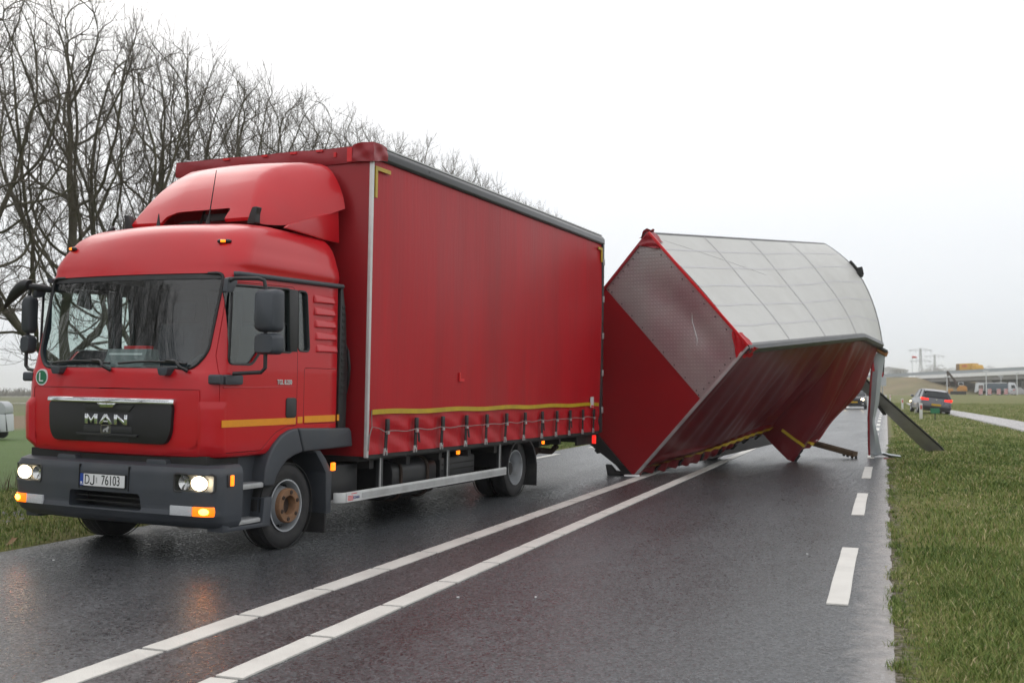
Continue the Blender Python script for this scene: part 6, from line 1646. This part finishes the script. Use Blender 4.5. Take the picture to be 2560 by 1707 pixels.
def tubes_mesh(polys, name, n):
    """polys: list of (pts (k,3), radii (k)) -> one mesh, grouped by length for speed"""
    by = {}
    for p, r in polys: by.setdefault(len(p), []).append((p, r))
    V = []; F = []; base = 0
    for k, lst in by.items():
        P = np.array([a for a, _ in lst]); Rr = np.array([b for _, b in lst])
        T = np.empty_like(P); T[:, 1:-1] = P[:, 2:] - P[:, :-2]; T[:, 0] = P[:, 1] - P[:, 0]; T[:, -1] = P[:, -1] - P[:, -2]
        T /= np.linalg.norm(T, axis=-1, keepdims=True) + 1e-9
        ref = np.where(np.abs(T[..., 2:3]) < 0.9, np.array([0, 0, 1.0]), np.array([1.0, 0, 0]))
        A = np.cross(T, ref); A /= np.linalg.norm(A, axis=-1, keepdims=True) + 1e-9
        Bv = np.cross(T, A)
        ang = np.arange(n) * 2 * np.pi / n
        ring = P[:, :, None, :] + (A[:, :, None, :] * np.cos(ang)[None, None, :, None] + Bv[:, :, None, :] * np.sin(ang)[None, None, :, None]) * Rr[:, :, None, None]
        m = len(lst)
        V.append(ring.reshape(-1, 3))
        idx = base + np.arange(m * k * n).reshape(m, k, n)
        a = idx[:, :-1, :]; b = np.roll(idx, -1, 2)[:, :-1, :]; c = np.roll(idx, -1, 2)[:, 1:, :]; d = idx[:, 1:, :]
        F.append(np.stack([a, b, c, d], -1).reshape(-1, 4))
        base += m * k * n
    V = np.concatenate(V); F = np.concatenate(F)
    me = bpy.data.meshes.new(name)
    me.vertices.add(len(V)); me.vertices.foreach_set('co', V.astype(np.float32).ravel())
    me.loops.add(F.size); me.loops.foreach_set('vertex_index', F.astype(np.int32).ravel())
    me.polygons.add(len(F)); me.polygons.foreach_set('loop_start', np.arange(len(F), dtype=np.int32) * 4)
    me.update(calc_edges=True)
    me.polygons.foreach_set('use_smooth', [True] * len(F))
    return me

def grow_tree(seed, H=15.0, fork=3.4):
    """limbs grow towards points spread through the crown, radii follow the pipe rule, then fine twigs"""
    rg = np.random.default_rng(seed)
    n_at = 1700
    pts = []
    while len(pts) < n_at:
        p = rg.uniform(-1, 1, 3); r = np.hypot(p[0], p[1])
        zz = (p[2] + 1) / 2
        lim = np.interp(zz, [0, 0.15, 0.45, 0.75, 0.92, 1.0], [0.35, 0.72, 1.0, 0.88, 0.55, 0.15])
        if r > lim or rg.uniform() > 0.25 + 0.75 * max(r / lim, zz) ** 1.5: continue
        pts.append((p[0] * 4.6, p[1] * 4.6, 3.6 + zz * (H - 0.9 - 3.6)))
    A = np.array(pts)
    node = [np.array([0, 0, -0.2])]; par = [-1]
    d = np.array([rg.normal(0, 0.06), rg.normal(0, 0.06), 1.0]); d /= np.linalg.norm(d)
    while node[-1][2] < fork:
        d = d + np.array([rg.normal(0, 0.035), rg.normal(0, 0.035), 0.03]); d /= np.linalg.norm(d)
        node.append(node[-1] + d * 0.34); par.append(len(node) - 2)
    cnt = {}
    best = np.full(len(A), 1e9); bi = np.zeros(len(A), int)
    def upd(lo):
        nonlocal best, bi
        for k in range(lo, len(node)):
            dd = np.linalg.norm(A - node[k], axis=1); m = dd < best
            best[m] = dd[m]; bi[m] = k
    upd(0)
    for it in range(90):
        if len(A) == 0: break
        act = best < 5.5
        if not act.any(): break
        dirs = {}
        for i in np.nonzero(act)[0]:
            v = A[i] - node[bi[i]]; v = v / (np.linalg.norm(v) + 1e-9)
            dirs[bi[i]] = dirs.get(bi[i], 0) + v
        lo = len(node)
        for k, v in dirs.items():
            cnt[k] = cnt.get(k, 0) + 1
            if cnt[k] > 3: continue
            g = np.array([0, 0, 0.0])
            if par[k] >= 0:
                g = node[k] - node[par[k]]; g = g / np.linalg.norm(g)
            v = v / (np.linalg.norm(v) + 1e-9)
            v = v + g * 0.75 + np.array([0, 0, 0.18]) + rg.normal(0, 0.10, 3); v = v / np.linalg.norm(v)
            q = node[k] + v * 0.30
            node.append(q); par.append(k)
        upd(lo)
        keep = best > 0.56
        A = A[keep]; best = best[keep]; bi = bi[keep]
    P = np.array(node); n = len(P)
    kids = [[] for _ in range(n)]
    for k in range(1, n): kids[par[k]].append(k)
    rad = np.zeros(n)
    for k in range(n - 1, -1, -1):
        rad[k] = 0.0065 if not kids[k] else sum(rad[c] ** 2.15 for c in kids[k]) ** (1 / 2.15)
    rad = rad * (0.21 / rad[3])
    rad = np.maximum(rad, 0.0075)
    rad[0] *= 1.3
    thick = []; thin = []
    stack = [(0, None)]
    while stack:
        k, pv = stack.pop()
        ch = [pv, k] if pv is not None else [k]
        while kids[k]:
            c = max(kids[k], key=lambda j: rad[j])
            for j in kids[k]:
                if j != c: stack.append((j, k))
            ch.append(c); k = c
        if len(ch) < 2: continue
        pp_s = [P[j] for j in ch]; rr_s = [rad[j] for j in ch]
        if pv is not None: rr_s[0] = min(rr_s[0], rr_s[1] * 1.25)
        rr_s[-1] *= 0.6
        (thick if rr_s[1 if pv is not None else 0] > 0.03 else thin).append((pp_s, rr_s))
    # fine twigs on everything thin
    for k in range(1, n):
        if rad[k] > 0.026: continue
        g = P[k] - P[par[k]]; g = g / np.linalg.norm(g)
        m = 4 if not kids[k] else (1 if rg.uniform() < 0.5 else 2)
        for _ in range(m):
            v = g * 0.8 + rg.normal(0, 0.42, 3) + np.array([0, 0, 0.38]); v = v / np.linalg.norm(v)
            L = rg.uniform(0.45, 1.15)
            p = [P[k]]
            for q in range(3):
                v = v + rg.normal(0, 0.13, 3) + np.array([0, 0, 0.08]); v = v / np.linalg.norm(v)
                p.append(p[-1] + v * L / 3)
            thin.append((p, [0.0070, 0.0060, 0.0048, 0.0034]))
            for q in (1, 2):
                w = v * 0.7 + rg.normal(0, 0.45, 3) + np.array([0, 0, 0.2]); w = w / np.linalg.norm(w)
                l2 = L * rg.uniform(0.3, 0.55)
                thin.append(([p[q], p[q] + w * l2 * 0.5, p[q] + w * l2 + np.array([0, 0, 0.05])], [0.0045, 0.0038, 0.0028]))
    return tubes_mesh(thick, 'trunk', 8), tubes_mesh(thin, 'crown', 3)

kinds = [grow_tree(s) for s in (5, 12, 23, 31)]
zmax = [max(v.co.z for v in kk_[1].vertices) for kk_ in kinds]
TREE_S = -22.0
tree_spec = [(-10, 0), (-5.6, 2), (-1.2, 1), (3.4, 3), (8.0, 0), (13.0, 2), (18.0, 1), (23.3, 3), (27.0, 0), (31.4, 2), (36.0, 1), (40.6, 3), (45.4, 0), (50.2, 2), (54.8, 1), (60.0, 3), (64.5, 1)]
rt_ = random.Random(4)
for i, (t, k) in enumerate(tree_spec):
    s = TREE_S + rt_.uniform(-0.4, 0.4)
    p = st(s, t); z = gz(p.x, p.y)
    r = empty('bare_tree', (p.x, p.y, z), rt_.uniform(0, 6.28)); sc = (rt_.uniform(14.4, 15.2) + 0.03 * max(0, t - 22)) / zmax[k]; r.scale = (sc, sc, sc)
    obj('trunk', kinds[k][0], M['bark'], r); obj('crown', kinds[k][1], M['twig'], r)
    tag(r, 'leafless tree with ascending branches in the row beyond the ditch', 'tree', 'row of bare trees left of the road')
# far twiggy trees on the horizon behind the bridge
for i, (px, dep, hgt) in enumerate(((2237, 560, 11), (2252, 600, 12), (2316, 620, 12), (2334, 640, 14), (2348, 600, 12), (2362, 640, 13), (2384, 700, 14), (2476, 600, 13), (2484, 640, 12), (2502, 620, 12), (2524, 640, 13), (2532, 660, 12), (2551, 620, 12))):
    p = at(px, 975, dep)
    r = empty('bare_tree', (p.x, p.y, 0), i * 1.3); sc = hgt / zmax[i % 4] * 1.25; r.scale = (sc, sc, sc)
    obj('trunk', kinds[i % 4][0], M['bark'], r); obj('crown', kinds[i % 4][1], M['twig'], r)
    tag(r, 'small hazy bare tree on the horizon behind the bridge', 'tree', 'far trees behind the bridge')
# far hedge line on the left horizon
hm = MB()
rh = random.Random(2)
far_poly = []
for k in range(2600):
    x = rh.uniform(-420, -60); y = 520 + rh.uniform(-25, 25); h = rh.uniform(1.0, 4.5)
    far_poly.append(([(x, y, -1.6), (x + rh.uniform(-.8, .8), y, -1.6 + h * 0.6), (x + rh.uniform(-1.6, 1.6), y, -1.6 + h)], [0.25, 0.2, 0.08]))
hd = obj('far_hedge', tubes_mesh(far_poly, 'far_hedge', 3), M['twig']); tag(hd, 'low brown hedge line on the far left horizon', 'hedge', kind='stuff')

# ------------------------------------------------------------------ grass blades
def blade_mat(name, cols):
    m, nt, b = new_mat(name); L = nt.links.new
    at_ = N(nt, 'ShaderNodeAttribute', attribute_name='tone'); t = N(nt, 'ShaderNodeTexCoord')
    big = N(nt, 'ShaderNodeTexNoise'); big.inputs['Scale'].default_value = 0.55; big.inputs['Detail'].default_value = 5; L(t.outputs['Object'], big.inputs['Vector'])
    ad = N(nt, 'ShaderNodeMath', operation='MULTIPLY_ADD'); ad.inputs[1].default_value = 0.9
    L(big.outputs['Fac'], ad.inputs[0])
    sb_ = N(nt, 'ShaderNodeMath', operation='MULTIPLY_ADD'); sb_.inputs[1].default_value = 0.75; sb_.inputs[2].default_value = -0.30
    L(at_.outputs['Fac'], sb_.inputs[0]); L(sb_.outputs[0], ad.inputs[2])
    cr = N(nt, 'ShaderNodeValToRGB'); e = cr.color_ramp.elements
    e[0].position = cols[0][0]; e[0].color = (*cols[0][1], 1); e[1].position = cols[-1][0]; e[1].color = (*cols[-1][1], 1)
    for p, c in cols[1:-1]:
        k = e.new(p); k.color = (*c, 1)
    L(ad.outputs[0], cr.inputs[0]); L(cr.outputs[0], b.inputs['Base Color'])
    b.inputs['Roughness'].default_value = 0.6; b.inputs['Specular IOR Level'].default_value = 0.3
    b.inputs['Subsurface Weight'].default_value = 0.0
    return m
M['blade'] = blade_mat('grass_blades', [(0.10, (0.060, 0.105, 0.020)), (0.35, (0.145, 0.210, 0.045)), (0.55, (0.235, 0.265, 0.075)), (0.70, (0.42, 0.36, 0.19)), (0.95, (0.58, 0.50, 0.32))])
M['reed'] = blade_mat('dead_reeds', [(0.10, (0.040, 0.028, 0.018)), (0.45, (0.085, 0.058, 0.034)), (0.70, (0.14, 0.10, 0.06)), (0.95, (0.23, 0.18, 0.11))])

def blades(name, S, T, H, Wd, mat, label, lean=0.5, straw=0.0):
    n = len(S)
    Z = np.maximum(terrain(S, T), np.where((S > ROAD_L) & (S < ROAD_R), 0.0, -9)) - 0.004
    az = rng.uniform(0, 2 * np.pi, n); la = rng.uniform(0, 2 * np.pi, n); lm = H * lean * rng.uniform(0.2, 1.2, n)
    dx, dy = np.cos(az) * Wd / 2, np.sin(az) * Wd / 2
    lx_, ly_ = np.cos(la) * lm, np.sin(la) * lm
    V = np.empty((n, 5, 3))
    V[:, 0] = np.stack([S - dx, T - dy, Z], -1); V[:, 1] = np.stack([S + dx, T + dy, Z], -1)
    V[:, 2] = np.stack([S + dx * .7 + lx_ * .35, T + dy * .7 + ly_ * .35, Z + H * .6], -1); V[:, 3] = np.stack([S - dx * .7 + lx_ * .35, T - dy * .7 + ly_ * .35, Z + H * .6], -1)
    V[:, 4] = np.stack([S + lx_, T + ly_, Z + H], -1)
    b = np.arange(n) * 5
    quads = np.stack([b, b + 1, b + 2, b + 3], -1); tris = np.stack([b + 3, b + 2, b + 4], -1)
    loops = np.concatenate([quads, tris], 1).ravel()
    ls = (np.arange(n)[:, None] * 7 + np.array([0, 4])).ravel()
    me = bpy.data.meshes.new(name)
    me.vertices.add(n * 5); me.vertices.foreach_set('co', V.astype(np.float32).ravel())
    me.loops.add(n * 7); me.loops.foreach_set('vertex_index', loops.astype(np.int32))
    me.polygons.add(n * 2); me.polygons.foreach_set('loop_start', ls.astype(np.int32))
    me.update(calc_edges=True)
    at_ = me.attributes.new('tone', 'FLOAT', 'POINT')
    at_.data.foreach_set('value', np.repeat(np.clip(rng.normal(0.29 + straw, 0.25, n), 0, 1), 5).astype(np.float32))
    o = obj(name, me, mat, rot=ROADROT); tag(o, label, 'grass', kind='stuff')
    return o
def path_s(t): return np.interp(t, tt, ss)
# right verge: density falls with distance from the camera
def sample_right(n, t0, t1, power, smax):
    u = rng.uniform(0, 1, n); T = t0 + (t1 - t0) * u ** power
    S = 0.03 + (smax - 0.03) * rng.uniform(0, 1, n)
    return S, T
S1, T1 = sample_right(260000, 3.5, 34, 1.7, 7.5)
keep = np.abs(S1 - path_s(T1)) > 0.8
cl = np.sin(S1 * 2.3 + T1 * 1.1) * np.sin(T1 * 1.9 - S1 * 1.2)
keep &= rng.uniform(0, 1, len(S1)) < np.clip(0.25 + S1 * 1.6, 0, 1) * (0.75 + 0.25 * cl)
S1, T1 = S1[keep], T1[keep]
dist = np.hypot(*[(S1 * ND.x + T1 * DD.x), (S1 * ND.y + T1 * DD.y)])
wd = np.clip(dist / 2611 * 2.4, 0.0055, 0.022) * rng.uniform(0.6, 1.3, len(S1))
hh = rng.uniform(0.025, 0.075, len(S1)) * (1 + 0.3 * np.sin(S1 * 1.3 + T1 * 0.7)) * np.clip(0.5 + S1 * 1.2, 0.5, 1)
blades('grass', S1, T1, hh, wd, M['blade'], 'short green and straw-coloured grass on the right verge', 0.8)
S1b = 0.06 + 3.4 * rng.uniform(0, 1, 130000); T1b = 3.8 + 6.5 * rng.uniform(0, 1, 130000)
kb = rng.uniform(0, 1, len(S1b)) < np.clip(0.2 + S1b * 2.0, 0, 1) * (0.8 + 0.2 * np.sin(S1b * 5 + T1b * 3))
S1b, T1b = S1b[kb], T1b[kb]
blades('grass', S1b, T1b, rng.uniform(0.02, 0.06, len(S1b)) * np.clip(0.5 + S1b * 1.2, 0.5, 1), rng.uniform(0.004, 0.008, len(S1b)), M['blade'], 'dense short grass of the right verge close to the road edge', 0.9)
S2 = rng.uniform(0.2, 22, 150000); T2 = 30 + 90 * rng.uniform(0, 1, 150000) ** 1.5
k2 = np.abs(S2 - path_s(np.clip(T2, -30, 119))) > 0.85
S2, T2 = S2[k2], T2[k2]
blades('grass', S2, T2, rng.uniform(0.03, 0.10, len(S2)), rng.uniform(0.012, 0.03, len(S2)), M['blade'], 'grass farther along the right verge and field', 0.8, 0.10)
S3 = rng.uniform(-11.6, -7.53, 120000); T3 = 4 + 36 * rng.uniform(0, 1, 120000) ** 1.3
blades('grass', S3, T3, rng.uniform(0.02, 0.075, 120000), rng.uniform(0.005, 0.012, 120000), M['blade'], 'green grass on the left verge behind the truck', 0.8, -0.12)
# brown reeds filling the ditch on the left
S4 = rng.uniform(-16.4, -11.4, 45000); T4 = rng.uniform(4, 60, 45000)
h4 = rng.uniform(0.35, 1.15, 45000) * np.clip(0.35 + (-11.4 - S4) * 0.55, 0.3, 1.35)
blades('reeds', S4, T4, h4, rng.uniform(0.006, 0.018, 45000), M['reed'], 'brown dead reeds filling the ditch left of the road', 0.35)
# tufts of longer grass along the road edge
S5 = 0.045 + rng.normal(0, 0.03, 14000); T5 = 3.5 + 26 * rng.uniform(0, 1, 14000) ** 1.6
kk = np.sin(T5 * 3.1 + S5 * 9) * np.sin(T5 * 1.37 + 1) + 0.5 * np.sin(T5 * 11) > 0.15
blades('grass', S5[kk], T5[kk], rng.uniform(0.02, 0.06, kk.sum()), rng.uniform(0.004, 0.008, kk.sum()), M['blade'], 'sparse grass tufts creeping over the asphalt edge', 1.0)
# stony soil patch on the left verge
gs = []
for k in range(500):
    gs.append((rng.uniform(-9.6, -8.9), rng.uniform(8.4, 13), rng.uniform(0.01, 0.035)))
gm = MB()
for s, t, q in gs:
    z = float(terrain(np.array([s]), np.array([t]))[0])
    gm.add([(s - q, t, z), (s + q * .8, t - q * .6, z), (s + q * .3, t + q, z), (s, t, z + q * 0.8)], [(0, 1, 3), (1, 2, 3), (2, 0, 3)])
g_ = gm.build('gravel', M['concrete_dk'], rot=ROADROT, smooth=0); tag(g_, 'patch of loose gravel on the left verge', 'gravel', kind='stuff')
# ------------------------------------------------------------------ damp air over the whole scene
hz = MB().box(-2600, 2600, -450, 4200, -3.2, 62).mesh('haze', smooth=0)
m = bpy.data.materials.new('damp_air'); m.use_nodes = True
nt = m.node_tree
for n in list(nt.nodes): nt.nodes.remove(n)
pv = nt.nodes.new('ShaderNodeVolumePrincipled')
pv.inputs['Color'].default_value = (0.98, 0.985, 0.99, 1)
pv.inputs['Density'].default_value = 0.0004
pv.inputs['Anisotropy'].default_value = 0.0
ou = nt.nodes.new('ShaderNodeOutputMaterial'); nt.links.new(pv.outputs[0], ou.inputs['Volume'])
ho = obj('haze', hz, m); tag(ho, 'thin damp haze in the air over the whole scene', 'haze', kind='stuff')
scene.cycles.volume_bounces = 1
